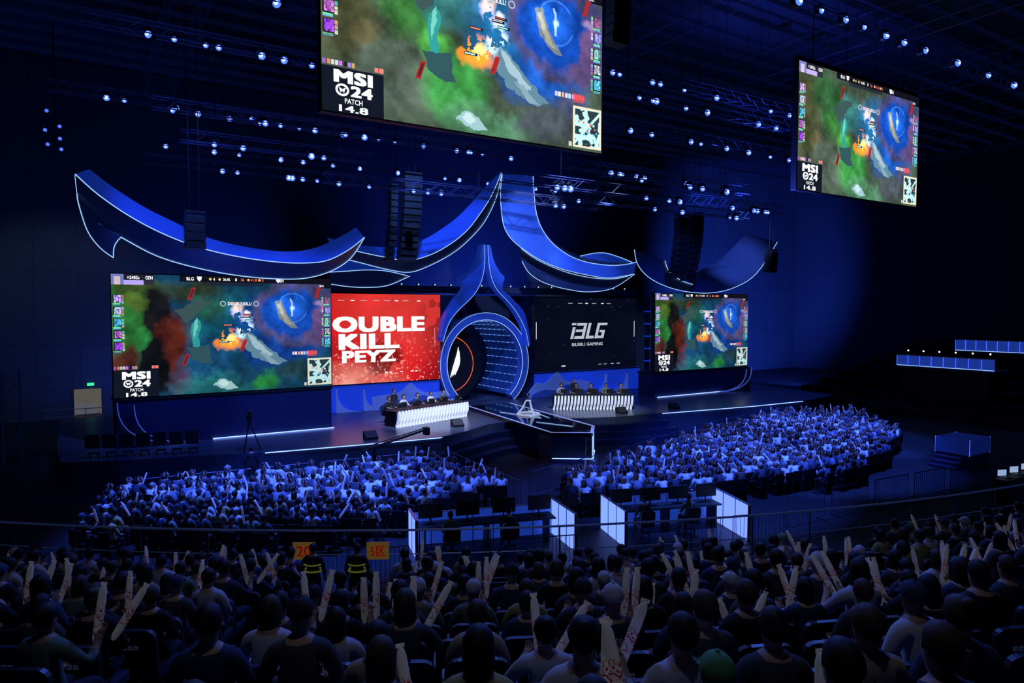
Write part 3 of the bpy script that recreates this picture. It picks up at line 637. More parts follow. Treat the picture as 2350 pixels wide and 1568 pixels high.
# ------------------------------------------------------------------ people
def body_mesh(name,pose='lap',hi=True,mats=('skin','shirt','trouser','shoe'),stand=False,lean=0.0):
    V=[];E=[];R=[]
    def v(p,r,par=None):
        V.append(p); R.append(r if isinstance(r,tuple) else (r,r)); i=len(V)-1
        if par is not None: E.append((par,i))
        return i
    hz=.95 if stand else .55
    z=lambda q:q-.55+hz
    l=lean
    pel=v((0,0,z(.55)),(.15,.13)); wa=v((0,-.01+l*.3,z(.72)),(.14,.11),pel); ch=v((0,-.0+l*.7,z(.90)),(.16,.12),wa); co=v((0,.0+l,z(1.03)),(.11,.08),ch)
    nk=v((0,.015+l,z(1.11)),(.054,.054),co); jw=v((0,.035+l*1.1,z(1.17)),(.072,.08),nk); hd=v((0,.02+l*1.15,z(1.25)),(.086,.105),jw); v((0,.01+l*1.15,z(1.32)),(.06,.075),hd)
    for s in (-1,1):
        sh=v((.17*s,0+l,z(1.005)),.076,co)
        if pose=='lap' or (pose=='one' and s<0) : el=(.25*s,.04+l,z(.77)); wr=(.17*s,.25+l,z(.67)); hn=(.15*s,.31+l,z(.66))
        elif pose=='one': el=(.29*s,.13+l,z(.82)); wr=(.24*s,.30+l,z(.93)); hn=(.235*s,.34+l,z(.98))
        elif pose=='clap': el=(.27*s,.16+l,z(.80)); wr=(.12*s,.36+l,z(.86)); hn=(.08*s,.41+l,z(.90))
        elif pose=='desk': el=(.25*s,.12+l,z(.80)); wr=(.16*s,.36+l,z(.80)); hn=(.15*s,.42+l,z(.80))
        elif pose=='side': el=(.24*s,-.02,z(.76)); wr=(.25*s,.06,z(.53)); hn=(.25*s,.08,z(.46))
        ei=v(el,.054,sh); wi=v(wr,.034,ei); d=Vector(hn)-Vector(wr); d.normalize()
        if hi:
            pi=v(tuple(Vector(wr)+d*.05),(.034,.028),wi); pp=v(tuple(Vector(wr)+d*.085),(.036,.022),pi)
            side=d.cross(Vector((0,0,1))); 
            if side.length<.3: side=Vector((1,0,0))
            side.normalize(); up=side.cross(d)*(-1)
            for k,(o,ln) in enumerate(((-.03,.055),(-.01,.066),(.011,.062),(.031,.048))):
                a=Vector(wr)+d*.10+side*o; b1=a+d*ln*.5-up*0.008; c1=b1+d*ln*.2-up*ln*.45
                i1=v(tuple(a),.010,pp); i2=v(tuple(b1),.009,i1); v(tuple(c1),.008,i2)
            a=Vector(wr)+d*.045+side*(.045*-s); i1=v(tuple(a),.013,pi); v(tuple(a+d*.035+side*(.012*-s)-up*.012),.010,i1)
        else: v(hn,.038,wi)
        if stand: hp=(.1*s,.0,.88);kn=(.11*s,.03,.49);an_=(.11*s,-.01,.09);to=(.13*s,.12,.05)
        else: hp=(.1*s,.1,.54);kn=(.12*s,.42,.52);an_=(.12*s,.40,.10);to=(.13*s,.52,.05)
        hi_=v(hp,.095,pel); ki=v(kn,.068,hi_); ai=v(an_,.046,ki); v(to,.042,ai)
    me=bpy.data.meshes.new('sk'); me.from_pydata(V,E,[]); o=bpy.data.objects.new('sk',me); COL.objects.link(o)
    sk=o.modifiers.new('s','SKIN')
    for i,r in enumerate(R): me.skin_vertices[0].data[i].radius=r
    me.skin_vertices[0].data[0].use_root=True
    if hi: sb=o.modifiers.new('u','SUBSURF'); sb.levels=1; sb.render_levels=1
    bpy.context.view_layer.update(); dg=bpy.context.evaluated_depsgraph_get()
    r=bpy.data.meshes.new_from_object(o.evaluated_get(dg)); bpy.data.objects.remove(o); r.name=name
    b=MB(); vs=[tuple(x.co) for x in r.vertices]; fs=[list(p.vertices) for p in r.polygons]
    b.add(vs,fs,M[mats[0]]); nb=len(fs)
    hc=Vector((0,.02+l*1.15,z(1.24)))
    if hi:
        b.ball((hc.x,hc.y+.09,hc.z-.01),(.013,.018,.022),M[mats[0]],6,4)
        for s in (-1,1): b.ball((hc.x+.073*s,hc.y,hc.z),(.011,.018,.028),M[mats[0]],6,4)
    for m in mats[1:]: b.mi(M[m])
    for i,f in enumerate(b.f[:nb]):
        c=sum((Vector(b.v[k]) for k in f),Vector())/len(f); m=1
        if c.z>z(1.085) and abs(c.x)<.13: m=0
        elif stand and c.z<.9 and abs(c.x)<.2 and not(pose=='side' and abs(c.x)>.205): m=2 if c.z>.1 else 3
        elif not stand and (c.z<.62 and not (c.z>.58 and abs(c.y)<.12)): m=2 if c.z>.12 else 3
        if pose=='side' and abs(c.x)>.2: m=1 if c.z>z(.58) else 0
        elif m==1 and pose!='side':
            if c.y-l>.2 and c.z>z(.6): m=0
        b.m[i]=m
    return b.mesh(name,True)
def hair_mesh(name,kind,hc,m='hair'):
    b=MB(); b.ball((0,0,0),(1,1,1),M[m],16,12)
    if kind=='cap':
        keep=[i for i,f in enumerate(b.f) if sum(b.v[k][2] for k in f)/len(f)>-.15]
        b.f=[b.f[i] for i in keep]; b.m=[b.m[i] for i in keep]
        b.v=[(x*.086,y*.106,z*.096+.02) for x,y,z in b.v]
        pts=[(.07*math.cos(a),.085+.085*math.sin(a)) for a in [math.pi*k/8 for k in range(9)]]
        b.prism(pts,.0,.012,M[m],'z')
        b.lathe([(.012,0),(.012,.012)],(0,0,.114),M[m],6)
    else:
        keep=[]
        for i,f in enumerate(b.f):
            c=sum((Vector(b.v[k]) for k in f),Vector())/len(f)
            if not((c.y>.35 and c.z<.42) or (c.z<-.78 and kind=='short') or (abs(c.x)>.7 and c.z<-.15 and kind=='short' and c.y>-.1)): keep.append(i)
        b.f=[b.f[i] for i in keep]; b.m=[b.m[i] for i in keep]
        o=[]
        for x,y,z in b.v:
            q=1+.07*math.sin(9*x+5*z)*math.cos(7*y+4*x); x*=q;y*=q
            if kind=='long' and z<0: o.append((x*.094*(1-.15*z),y*.106-.02*(-z),z*.27+.01))
            elif kind=='bun' and z>.8: o.append((x*.094,y*.11-.02,z*.12))
            else: o.append((x*.088,y*.107-.006,z*.108+.015))
        b.v=o
        if kind=='bun': b.ball((0,-.08,.09),(.042,.042,.038),M[m],8,6)
    b.v=[(x+hc[0],y+hc[1],z+hc[2]) for x,y,z in b.v]
    return b.mesh(name,True)
LBL={'lap':'seated spectator with hands in lap','one':'seated spectator holding up a cheering stick','clap':'seated spectator holding both hands forward'}
protos=[]; HM={}
for pose,lean in (('lap',0),('lap',.1),('one',0),('clap',0.03)):
    me=body_mesh('person',pose,True,lean=lean); hc=(0,.02+lean*1.15,1.245)
    for hk in ('short','long','cap','bun'):
        b_=bpy.data.objects.new('person',me); key=(hk,lean)
        if key not in HM: HM[key]=hair_mesh('hair' if hk!='cap' else 'cap',hk,hc,'cap' if hk=='cap' else 'hair')
        h_=bpy.data.objects.new('hair' if hk!='cap' else 'cap',HM[key])
        tag(b_,LBL[pose]+{'cap':', wearing a cap','long':', long hair','short':', short dark hair','bun':', hair in bun'}[hk],'person','spectators')
        protos.append((pose,hk,Proto(b_,[h_])))
def pick():
    q=random.random(); hk='short' if q<.5 else 'long' if q<.74 else 'cap' if q<.9 else 'bun'
    q=random.random(); ps=0 if q<.42 else 1 if q<.78 else 2 if q<.9 else 3
    return [p for p in protos if p[1]==hk][ps]
m,nt,bs=new_mat('inflated_film'); bs.inputs['Roughness'].default_value=.3
tc=nt.nodes.new('ShaderNodeTexCoord'); wv=nt.nodes.new('ShaderNodeTexVoronoi'); wv.inputs['Scale'].default_value=30
mp=nt.nodes.new('ShaderNodeSeparateXYZ'); nt.links.new(tc.outputs['Object'],mp.inputs[0]); nt.links.new(tc.outputs['Object'],wv.inputs['Vector'])
ra=nt.nodes.new('ShaderNodeValToRGB'); ra.color_ramp.interpolation='CONSTANT'; ra.color_ramp.elements[0].position=0; ra.color_ramp.elements[0].color=(.8,.81,.85,1); ra.color_ramp.elements[1].position=.22; ra.color_ramp.elements[1].color=(.6,.03,.03,1)
for p_,c_ in ((.24,(.8,.81,.85,1)),(.28,(.6,.03,.03,1)),(.31,(.8,.81,.85,1)),(.34,(.6,.03,.03,1)),(.355,(.8,.81,.85,1))):
    e_=ra.color_ramp.elements.new(p_); e_.color=c_
ma=nt.nodes.new('ShaderNodeMath'); ma.operation='MULTIPLY_ADD'; ma.inputs[1].default_value=.12; nt.links.new(wv.outputs['Distance'],ma.inputs[0]); nt.links.new(mp.outputs[2],ma.inputs[2]); nt.links.new(ma.outputs[0],ra.inputs[0]); nt.links.new(ra.outputs[0],bs.inputs['Base Color']); nt.links.new(ra.outputs[0],bs.inputs['Emission Color']); bs.inputs['Emission Strength'].default_value=.03  # slight emission imitates light shining through the film
m.cycles.emission_sampling='NONE'; M['stick']=m
b=MB(); prof=[(.006,0),(.022,.015),(.031,.05),(.034,.16),(.034,.33),(.031,.42),(.022,.455),(.01,.475)]
b.lathe(prof,(0,0,0),M['stick'],10); b.v=[(x,y*.9,z) for x,y,z in b.v]; b.box((0,0,.48),(.055,.006,.025),M['stick'])
st=bpy.data.objects.new('cheering_stick',b.mesh('cheering_stick',True)); tag(st,'white inflated cheering stick with red printing','cheering stick','cheering sticks'); PST=Proto(st)
# seats
def rounded(w,h,r,n=4):
    P=[]
    for cx,cz,a0_ in ((w/2-r,h-r,0),(-w/2+r,h-r,90),(-w/2+r*.5,r*.5,180),(w/2-r*.5,r*.5,270)):
        rr_=r if a0_<180 else r*.5
        for k in range(n+1): a=math.radians(a0_+90*k/n); P.append((cx+rr_*math.cos(a),cz+rr_*math.sin(a)))
    return P
b=MB(); b.prism(rounded(.5,.54,.1),-.03,.02,M['seat']); b.prism(rounded(.4,.44,.08),.02,.05,M['seatcloth']); b.v=[(x,y-.25-.12*(z),z+.42) for x,y,z in b.v]; seat_back=b.mesh('backrest')
b=MB(); b.prism([(x,z-.22) for x,z in rounded(.45,.44,.06)],.40,.47,M['seatcloth'],'z'); seat_pan=b.mesh('seat_pan')
b=MB(); b.box((0,0,.62),(.045,.34,.03),M['seat']); b.box((0,-.12,.32),(.04,.06,.62),M['blackmetal']); arm=b.mesh('armrest')
b=MB(); b.box((0,-.1,.2),(.36,.08,.06),M['blackmetal']); b.box((-.15,-.1,.1),(.04,.06,.2),M['blackmetal']); b.box((.15,-.1,.1),(.04,.06,.2),M['blackmetal']); leg=b.mesh('seat_bracket')
b=MB()
for x in (-.055,0,.055):
    b.prism([(x+.018*sx,.78+.018*sz) for sx,sz in ((-1,-1),(1,-1),(1,1),(-1,1))],-.336,-.326,M['mark']); b.prism([(x+.008*math.cos(k),.78+.008*math.sin(k)) for k in (0,1.57,3.14,4.71)],-.339,-.335,M['black'])
mark=b.mesh('printed_symbols')
def mk(n,me,x=0):
    o=bpy.data.objects.new(n,me); o.location.x=x; return o
re_=bpy.data.objects.new('arena_seat',None); tag(re_,'dark folding arena seat with rounded back and printed symbols','seat','arena seats')
PSEAT=Proto(re_,[mk('backrest',seat_back),mk('seat_pan',seat_pan),mk('armrest',arm,-.26),mk('seat_bracket',leg),mk('printed_symbols',mark)])
bb=MB()
for me in (seat_back,seat_pan,leg):
    bb.add([tuple(v.co) for v in me.vertices],[list(p.vertices) for p in me.polygons],M['seat'])
fs=bpy.data.objects.new('arena_seat',bb.mesh('arena_seat_simple')); tag(fs,'dark folding arena seat with rounded back','seat','arena seats'); PSEATF=Proto(fs)

# ------------------------------------------------------------------ grandstand terrace
C=(26.6,49.5); PHI0=math.atan2(-49.5,-26.6)
def pol(R,phi): return (C[0]+R*math.cos(phi),C[1]+R*math.sin(phi))
b=MB(); NR=14; NA=60; ph0,ph1=PHI0-.34,PHI0+.75
def ringband(Ra,Za,Rb,Zb,m):
    vs=[]
    for i in range(NA+1):
        p=ph0+(ph1-ph0)*i/NA; x,y=pol(Ra,p); vs.append((x,y,Za)); x,y=pol(Rb,p); vs.append((x,y,Zb))
    b.add(vs,[[2*i,2*i+2,2*i+3,2*i+1] for i in range(NA)],m)
R0=42.0; zt=lambda k:1.46+.262*k
ringband(R0,0,R0,zt(0),M['concrete']); ringband(R0,zt(0),43.2+.33,zt(0),M['concrete'])
for k in range(1,NR+1):
    Ra=43.2+.85*(k-1)+.33; ringband(Ra,zt(k-1),Ra,zt(k),M['concrete']); ringband(Ra,zt(k),Ra+.85,zt(k),M['concrete'])
o=b.obj('grandstand_terrace'); tag(o,'dark concrete stepped seating terrace curving round the arena','grandstand')
people=0; stick_n=0
for k in range(0,13):
    R=43.2+.85*k
    for i in range(-30,60):
        a=i*.56+(k%2)*.1; phi=PHI0+a/R; x,y=pol(R,phi); z=zt(k)
        if not seen(x,y,z+1.25,.79): continue
        d=.5349*x+.8449*y; tt=(.8449*x-.5349*y)/d
        if -2.9<a<-1.9 or 6.6<a<7.5: continue
        if k<=4 and -.315<tt<-.17: continue
        if d<2.7: continue
        rz=math.atan2(C[1]-y,C[0]-x)-math.pi/2
        (PSEAT if d<8.5 else PSEATF).place((x,y,z),rz)
        if random.random()<(.86 if d>5 else .66) and people<285:
            pose,hk,P=pick(); sc=random.uniform(.9,1.02); rr=rz+random.uniform(-.18,.18)
            dx=random.uniform(-.03,.03)
            o=P.place((x+dx,y,z),rr,sc); people+=1
            hold=None
            if pose=='one': hold=(.235,.37,.88)
            elif pose=='clap' and random.random()<.5: hold=(.08,.44,.8)
            elif pose=='lap' and random.random()<.13: hold=(.16,.36,.62)
            if hold:
                q=Vector(hold)*sc; q.rotate(Matrix.Rotation(rr,3,'Z'))
                for tw in ((0,) if random.random()<.5 else (-.12,.16)):
                    s_=PST.place((x+dx+q.x,y+q.y,z+q.z),0,1.0,0); s_.rotation_euler=(random.uniform(-.5,.2),tw+random.uniform(-.45,.45),rr); stick_n+=1
                    if tw: s_.location.x+=.06*(1 if tw>0 else -1)
e=empty('guard_rail'); tag(e,'long curved steel guard rail along the terrace edge','railing')
def arc(R,z,p0=PHI0-.3,p1=PHI0+.5,n=60): return [(*pol(R,p0+(p1-p0)*i/n),z) for i in range(n+1)]
M['rail']=mat('rail_steel',(.3,.34,.42),.35,.7,(.02,.04,.14),.2)
b=MB(); b.tube(arc(42.15,2.85),.024,M['rail'],6); b.obj('top_rail',e); b=MB(); b.tube(arc(42.15,2.35),.012,M['rail'],5); b.obj('mid_rail',e)
for i in range(24):
    x,y=pol(42.15,PHI0-.3+.8*i/23); b=MB(); b.tube([(x,y,1.46),(x,y,2.85)],.016,M['barrier'],6); b.obj('rail_post',e)

# ------------------------------------------------------------------ floor audience
def inpoly(x,y,P):
    c=False;n=len(P)
    for i in range(n):
        x1,y1=P[i];x2,y2=P[(i+1)%n]
        if (y1>y)!=(y2>y) and x<(x2-x1)*(y-y1)/(y2-y1)+x1: c=not c
    return c
PL=[(-.5,23.9),(1,28.2),(10,27.2),(13.2,26.5),(13.2,21.5),(9.5,20.9),(8,20.2),(4.3,20.6)]
PR=[(14.7,19.0),(15.1,21.2),(19.7,22.2),(28.3,25.0),(36.6,26.9),(41.8,24.8),(36,18.6),(26.7,16.0),(20.5,17.2),(16.9,18.2)]
cand=[]
R=18.0
while R<46:
    for i in range(240):
        phi=math.radians(-175)+i*.5/R
        x,y=pol(R,phi)
        if phi>0: break
        if inpoly(x,y,PL) or inpoly(x,y,PR):
            if random.random()<.96: cand.append((.5349*x+.8449*y,x+random.uniform(-.06,.06),y+random.uniform(-.06,.06),phi))
    R+=.76
cand.sort()
left=max(0,300-people)
low=[]
for pose,lean in (('lap',0),('lap',.08),('one',0),('clap',.02)):
    low.append(body_mesh('low',pose,False,('skin_i','shirt_i','trouser','shoe'),lean=lean))
lowh=[hair_mesh('lowh',hk,(0,.02,1.245),'hair_i') for hk in ('short','long','cap')]
def arr(me):
    v=np.zeros(len(me.vertices)*3); me.vertices.foreach_get('co',v); v=v.reshape(-1,3)
    f=[list(p.vertices) for p in me.polygons]; mi=[p.material_index for p in me.polygons]; return v,f,mi,list(me.materials)
LA=[arr(m_) for m_ in low]; LH=[arr(m_) for m_ in lowh]
crowd=MB(); chairs=MB(); sticks=MB(); SA=arr(st.data)
cb=MB(); cb.box((0,-.22,.66),(.42,.04,.46),M['black']); cb.box((0,0,.44),(.42,.42,.05),M['black']); cb.box((-.18,0,.22),(.03,.36,.42),M['blackmetal']); cb.box((.18,0,.22),(.03,.36,.42),M['blackmetal'])
def addarr(B,A,x,y,z,rz,sc=1,rx=0,ry=0):
    v,f,mi,ms=A; Mx=(Matrix.Rotation(rz,3,'Z')@Matrix.Rotation(ry,3,'Y')@Matrix.Rotation(rx,3,'X')); q=v@np.array(Mx).T*sc+np.array([x,y,z]); o=len(B.v)
    B.v+= [tuple(t) for t in q.tolist()]; k=[B.mi(m_) for m_ in ms]
    for ff,mm in zip(f,mi): B.f.append([i+o for i in ff]); B.m.append(k[mm])
for n,(d,x,y,phi) in enumerate(cand):
    rz=phi+math.pi/2+random.uniform(-.2,.2); rise=0
    if n<left:
        pose,hk,P=pick(); P.place((x,y,rise),rz,random.uniform(.94,1.04))
    else:
        ps=random.choice([0,0,1,2,3]); sc=random.uniform(.9,1.1); addarr(crowd,LA[ps],x,y,rise,rz,sc)
        addarr(crowd,random.choice(LH),x+(-math.sin(rz))*(.09 if ps==1 else 0),y+math.cos(rz)*(.09 if ps==1 else 0),rise,rz,sc)
    addarr(chairs,(np.array(cb.v),cb.f,cb.m,cb.mats),x,y,rise,phi+math.pi/2)
    if random.random()<.25:
        q=Vector((.23,.37,.95)); q.rotate(Matrix.Rotation(rz,3,'Z')); addarr(sticks,SA,x+q.x,y+q.y,rise+q.z,rz,1.1,random.uniform(-.6,.4),random.uniform(-.6,.6))
o=crowd.obj('audience_crowd',smooth=True); tag(o,'dense seated crowd on the arena floor lit blue','crowd',kind='stuff')
o=chairs.obj('floor_chairs'); tag(o,'rows of black chairs under the floor crowd','chairs',kind='stuff')
o=sticks.obj('crowd_cheering_sticks',smooth=True); tag(o,'white cheering sticks held up across the floor crowd','cheering sticks',kind='stuff')

# ------------------------------------------------------------------ booths
def booth(back,sides,label):
    e=empty('media_booth',(back[0][0],back[0][1],0)); tag(e,label,'booth','media booths'); off=(-e.location.x,-e.location.y,0)
    def panel(p,q,m,h=1.15,nm='glow_panel'):
        L=math.hypot(q[0]-p[0],q[1]-p[1]); rz=math.atan2(q[1]-p[1],q[0]-p[0]); b=MB(); cx,cy=(p[0]+q[0])/2,(p[1]+q[1])/2
        b.box((cx,cy,h/2),(L,.06,h),M[m],rz,.01); b.box((cx,cy,h+.01),(L+.06,.08,.03),M['rail'],rz,.004)
        n=max(1,int(L/.6))
        for i in range(n+1): b.box((p[0]+(q[0]-p[0])*i/n,p[1]+(q[1]-p[1])*i/n,h/2),(.03,.09,h),M['steel'],rz,.004)
        o=b.obj(nm,e); o.location=off
    panel(back[0],back[1],'boothdim',1.0,'back_panel')
    for p,q in sides: panel(p,q,'boothglow')
    p,q=back; L=math.hypot(q[0]-p[0],q[1]-p[1]); rz=math.atan2(q[1]-p[1],q[0]-p[0]); nx,ny=math.sin(rz),-math.cos(rz)
    b=MB(); b.box(((p[0]+q[0])/2+nx*.5,(p[1]+q[1])/2+ny*.5,.76),(L-.3,.7,.05),M['black'],rz)
    for t in (.08,.5,.92): b.box((p[0]+(q[0]-p[0])*t+nx*.5,p[1]+(q[1]-p[1])*t+ny*.5,.37),(.06,.6,.74),M['blackmetal'],rz)
    o=b.obj('counter',e); o.location=off
    for i in range(4):
        t=(i+.5)/4; m_=PM.place((p[0]+(q[0]-p[0])*t+nx*.45,p[1]+(q[1]-p[1])*t+ny*.45,.79),rz,1.35)
        m_['label']='large black monitor standing on the media booth counter'; m_['group']='booth monitors'
    for i in range(2):
        t=(i+.6)/2.6; P=protos[0][2]; o=P.place((p[0]+(q[0]-p[0])*t+nx*1.25,p[1]+(q[1]-p[1])*t+ny*1.25,0),rz,1)
        o['label']='crew member seated at the media booth counter'; o['group']='booth crew'
        c=PSEATF.place((p[0]+(q[0]-p[0])*t+nx*1.25,p[1]+(q[1]-p[1])*t+ny*1.25,0),rz,1); c['label']='black chair standing at the media booth counter'; c['group']='booth chairs'
booth(((8.6,19.6),(13.1,18.2)),[((13.1,18.2),(12.7,16.4)),((8.6,19.6),(8.3,18.4))],'open media booth with blue backlit acrylic walls')
booth(((14.8,17.7),(18.8,16.4)),[((14.8,17.7),(14.2,15.8)),((18.8,16.4),(18.0,14.2))],'open media booth with bright white-blue backlit side walls')
b=MB(); b.tube([(-1,0,.1),(-1,0,1.05),(1,0,1.05),(1,0,.1),(-1,0,.1)],.02,M['barrier'],5)
for i in range(1,16): b.tube([(-1+i*.125,0,.1),(-1+i*.125,0,1.05)],.008,M['barrier'],4)
for x in (-.8,.8): b.box((x,0,.03),(.05,.5,.06),M['barrier'])
bar=bpy.data.objects.new('crowd_barrier',b.mesh('crowd_barrier')); tag(bar,'galvanised steel crowd control barrier standing on the floor','barrier','crowd barriers'); PB=Proto(bar)
def barrier_line(p,q):
    L=math.hypot(q[0]-p[0],q[1]-p[1]); n=max(1,int(L/2.05)); rz=math.atan2(q[1]-p[1],q[0]-p[0])
    for i in range(n): t=(i+.5)/n; PB.place((p[0]+(q[0]-p[0])*t,p[1]+(q[1]-p[1])*t,0),rz)
barrier_line((1,29.0),(13.2,27.7)); barrier_line((13.9,27.2),(13.7,21)); barrier_line((14.5,22.0),(19.5,23.2)); barrier_line((19.5,23.2),(29,26.2)); barrier_line((29,26.2),(37,27.9)); barrier_line((7.4,16.8),(12.3,14.9)); barrier_line((14.4,14.8),(19,13.2)); barrier_line((-.5,19.8),(7.4,16.8)); barrier_line((20,14.5),(32,13.5))
e=empty('glass_booth',(35.9,16.0,0)); tag(e,'small raised booth with dim blue glass walls','booth')
b=MB(); b.box((0,0,.3),(2.0,1.5,.6),M['navy'])
for p,q in (((-1,-.75),(1,-.75)),((1,-.75),(1,.75)),((-1,-.75),(-1,.75)),((-1,.75),(1,.75))):
    L=math.hypot(q[0]-p[0],q[1]-p[1]); b.box(((p[0]+q[0])/2,(p[1]+q[1])/2,.95),(L,.04,.7) if p[1]==q[1] else (.04,L,.7),M['boothdark'])
for k in range(3): b.box((-1.25-.3*k,0,.25-.09*k),(.3,1.2,.5-.18*k),M['navy'])
b.obj('booth_shell',e)
b=MB()
for p in ((-1,-.75),(1,-.75),(1,.75),(-1,.75)): b.box((*p,.95),(.03,.03,.75),M['lens_s'])
b.obj('booth_light_trim',e)
# laptops on a dark counter beside the booth
e=empty('crew_counter',(33.6,12.2,0)); tag(e,'long black crew counter carrying open laptops','counter'); b=MB(); b.box((0,0,.73),(6.5,.7,.05),M['black']); 
for x in (-3,0,3): b.box((x,0,.35),(.08,.6,.7),M['blackmetal'])
b.obj('counter_body',e)
b=MB(); b.box((0,0,.01),(.36,.25,.02),M['blackmetal']); b.prism([(-.18,.02),(.18,.02),(.18,.25),(-.18,.25)],.12,.135,M['blackmetal']); b.prism([(-.165,.035),(.165,.035),(.165,.235),(-.165,.235)],.112,.12,M['laptopglow'])
lp=bpy.data.objects.new('laptop',b.mesh('laptop')); tag(lp,'open laptop with glowing screen on the crew counter','laptop','crew laptops'); PLP=Proto(lp)
for i in range(6): PLP.place((30.9+i*1.05,12.2,.755),-.4,1.2)

# ------------------------------------------------------------------ right tribune + balcony desks
b=MB()
for k in range(9): b.box((49.5+2.6*k+1.3,20,.25+.25*k),(2.6,32,.5+.5*k),M['concrete'],bev=.02)
o=b.obj('stepped_grandstand'); tag(o,'dark stepped concrete grandstand along the hall wall','grandstand')
def balcony(x,y0,y1,z0,h,label,lamps):
    e=empty('balcony_desk',(x,(y0+y1)/2,z0)); tag(e,label,'desk','balcony desks'); L=y1-y0; b=MB()
    n=int(L/.75)
    b.box((1.0,0,-.1),(2.2,L,.16),M['navy']); b.box((.25,0,h+.02),(.6,L,.05),M['steel']); b.box((1.0,0,-1.2),(1.6,L*.9,2.1),M['black']); b.obj('desk_platform',e)
    for i in range(n):
        b=MB(); w_=L/n; y=-L/2+w_*(i+.5); b.box((0,y,h/2),(.06,w_*.94,h),M['boothdim']); b.box((-.03,y,.02),(.05,w_*.94,.04),M['led']); b.box((-.03,y+w_*.48,h/2),(.04,.025,h),M['lens_s']); b.obj('lit_panel',e)
    for i in range(lamps):
        y=-L/2+L*(i+.5)/lamps; b=MB(); b.tube([(.4,y,h+.02),(.4,y,h+.32),(.3,y-.1,h+.38)],.015,M['blackmetal'],5); b.ball((.28,y-.12,h+.36),.06,M['warm'],8,5); b.obj('desk_lamp',e)
balcony(51.7,21.2,27.7,3.3,.75,'raised commentary desk with blue lit panels and lamps',6)
balcony(60,21.5,27.5,4.15,.85,'raised rear desk with blue lit front panels',0)

# ------------------------------------------------------------------ ceiling beams + trusses + lights
b=MB(); b.box((0,0,0),(94,.12,.3),M['truss'],bev=.01); bm_=bpy.data.objects.new('ceiling_purlin',b.mesh('ceiling_purlin')); tag(bm_,'long dark steel purlin under the roof','beam','ceiling purlins'); PBM=Proto(bm_)
for i in range(26): PBM.place((30,1+i*2.1,23.95))
def truss_mesh(L,name,s=.5):
    b=MB(); n=max(2,int(L/.6)); h=s/2
    for y,z in ((-h,-h),(h,-h),(-h,h),(h,h)): b.tube([(-L/2,y,z),(L/2,y,z)],.028,M['truss'],4)
    for i in range(n):
        x0,x1=-L/2+L*i/n,-L/2+L*(i+1)/n; f=1 if i%2 else -1
        b.tube([(x0,-h,-h*f),(x1,-h,h*f)],.014,M['truss'],3); b.tube([(x0,h,-h*f),(x1,h,h*f)],.014,M['truss'],3); b.tube([(x0,-h*f,-h),(x1,h*f,-h)],.014,M['truss'],3)
    return b
b=truss_mesh(60,'roof_truss',1.6); tm=b.mesh('roof_truss'); rt=bpy.data.objects.new('roof_truss',tm); tag(rt,'deep steel roof truss spanning the hall','truss','roof trusses')
for i in range(8):
    o=rt.copy(); o.location=(-6+i*11,24,22.98); o.rotation_euler=(0,0,math.pi/2); COL.objects.link(o)
TR=[(15.8,18.75,18,42),(25,18.75,16,36),(31.6,18.75,0,14),(42.1,18.75,-1,14),(26.8,16.85,22,39),(22.5,16.85,18,31),(35.4,16.85,3,21),(40.4,15.25,3,15),(34.2,15.25,4,13),(29.5,15.25,22,32),(27.8,13.75,17,38),(30.6,13.75,22,38),(24.2,13.75,20,30),(32.6,13.75,10,27),(38,17.5,6,26),(44,17,4,34),(26,18.75,3,10)]
for (y,z,x0,x1) in TR:
    b=truss_mesh(x1-x0,'t'); L=x1-x0
    e=empty('lighting_truss',((x0+x1)/2,y,z)); tag(e,'aluminium lattice lighting truss hung from the roof','truss','lighting trusses'); b.obj('truss_frame',e)
    for k in range(3):
        x=-L/2+L*(k+.5)/3; t=MB(); t.tube([(x,0,.2),(x,0,24.08-z)],.012,M['blackmetal'],4); t.obj('hanging_cable',e)
b=MB(); b.box((0,0,.22),(.26,.2,.12),M['blackmetal']); b.box((-.17,0,.05),(.03,.1,.34),M['blackmetal']); b.box((.17,0,.05),(.03,.1,.34),M['blackmetal']); b.lathe([(.09,.16),(.14,.1),(.15,-.1),(.13,-.16)],(0,0,-.02),M['blackmetal'],12,'y')
fb=bpy.data.objects.new('stage_light',b.mesh('stage_light')); tag(fb,'moving-head stage light glowing blue, hung under a truss','stage light','stage lights')
b=MB(); b.ball((0,-.15,-.02),(.135,.09,.135),M['lens'],12,8); b.ball((0,-.19,-.02),(.09,.065,.09),M['core'],10,6); lens=bpy.data.objects.new('lens',b.mesh('lens',True))
PF=Proto(fb,[lens])
lights=[]
def P2(s): return [tuple(float(q) for q in p.split(',')) for p in s.split()]
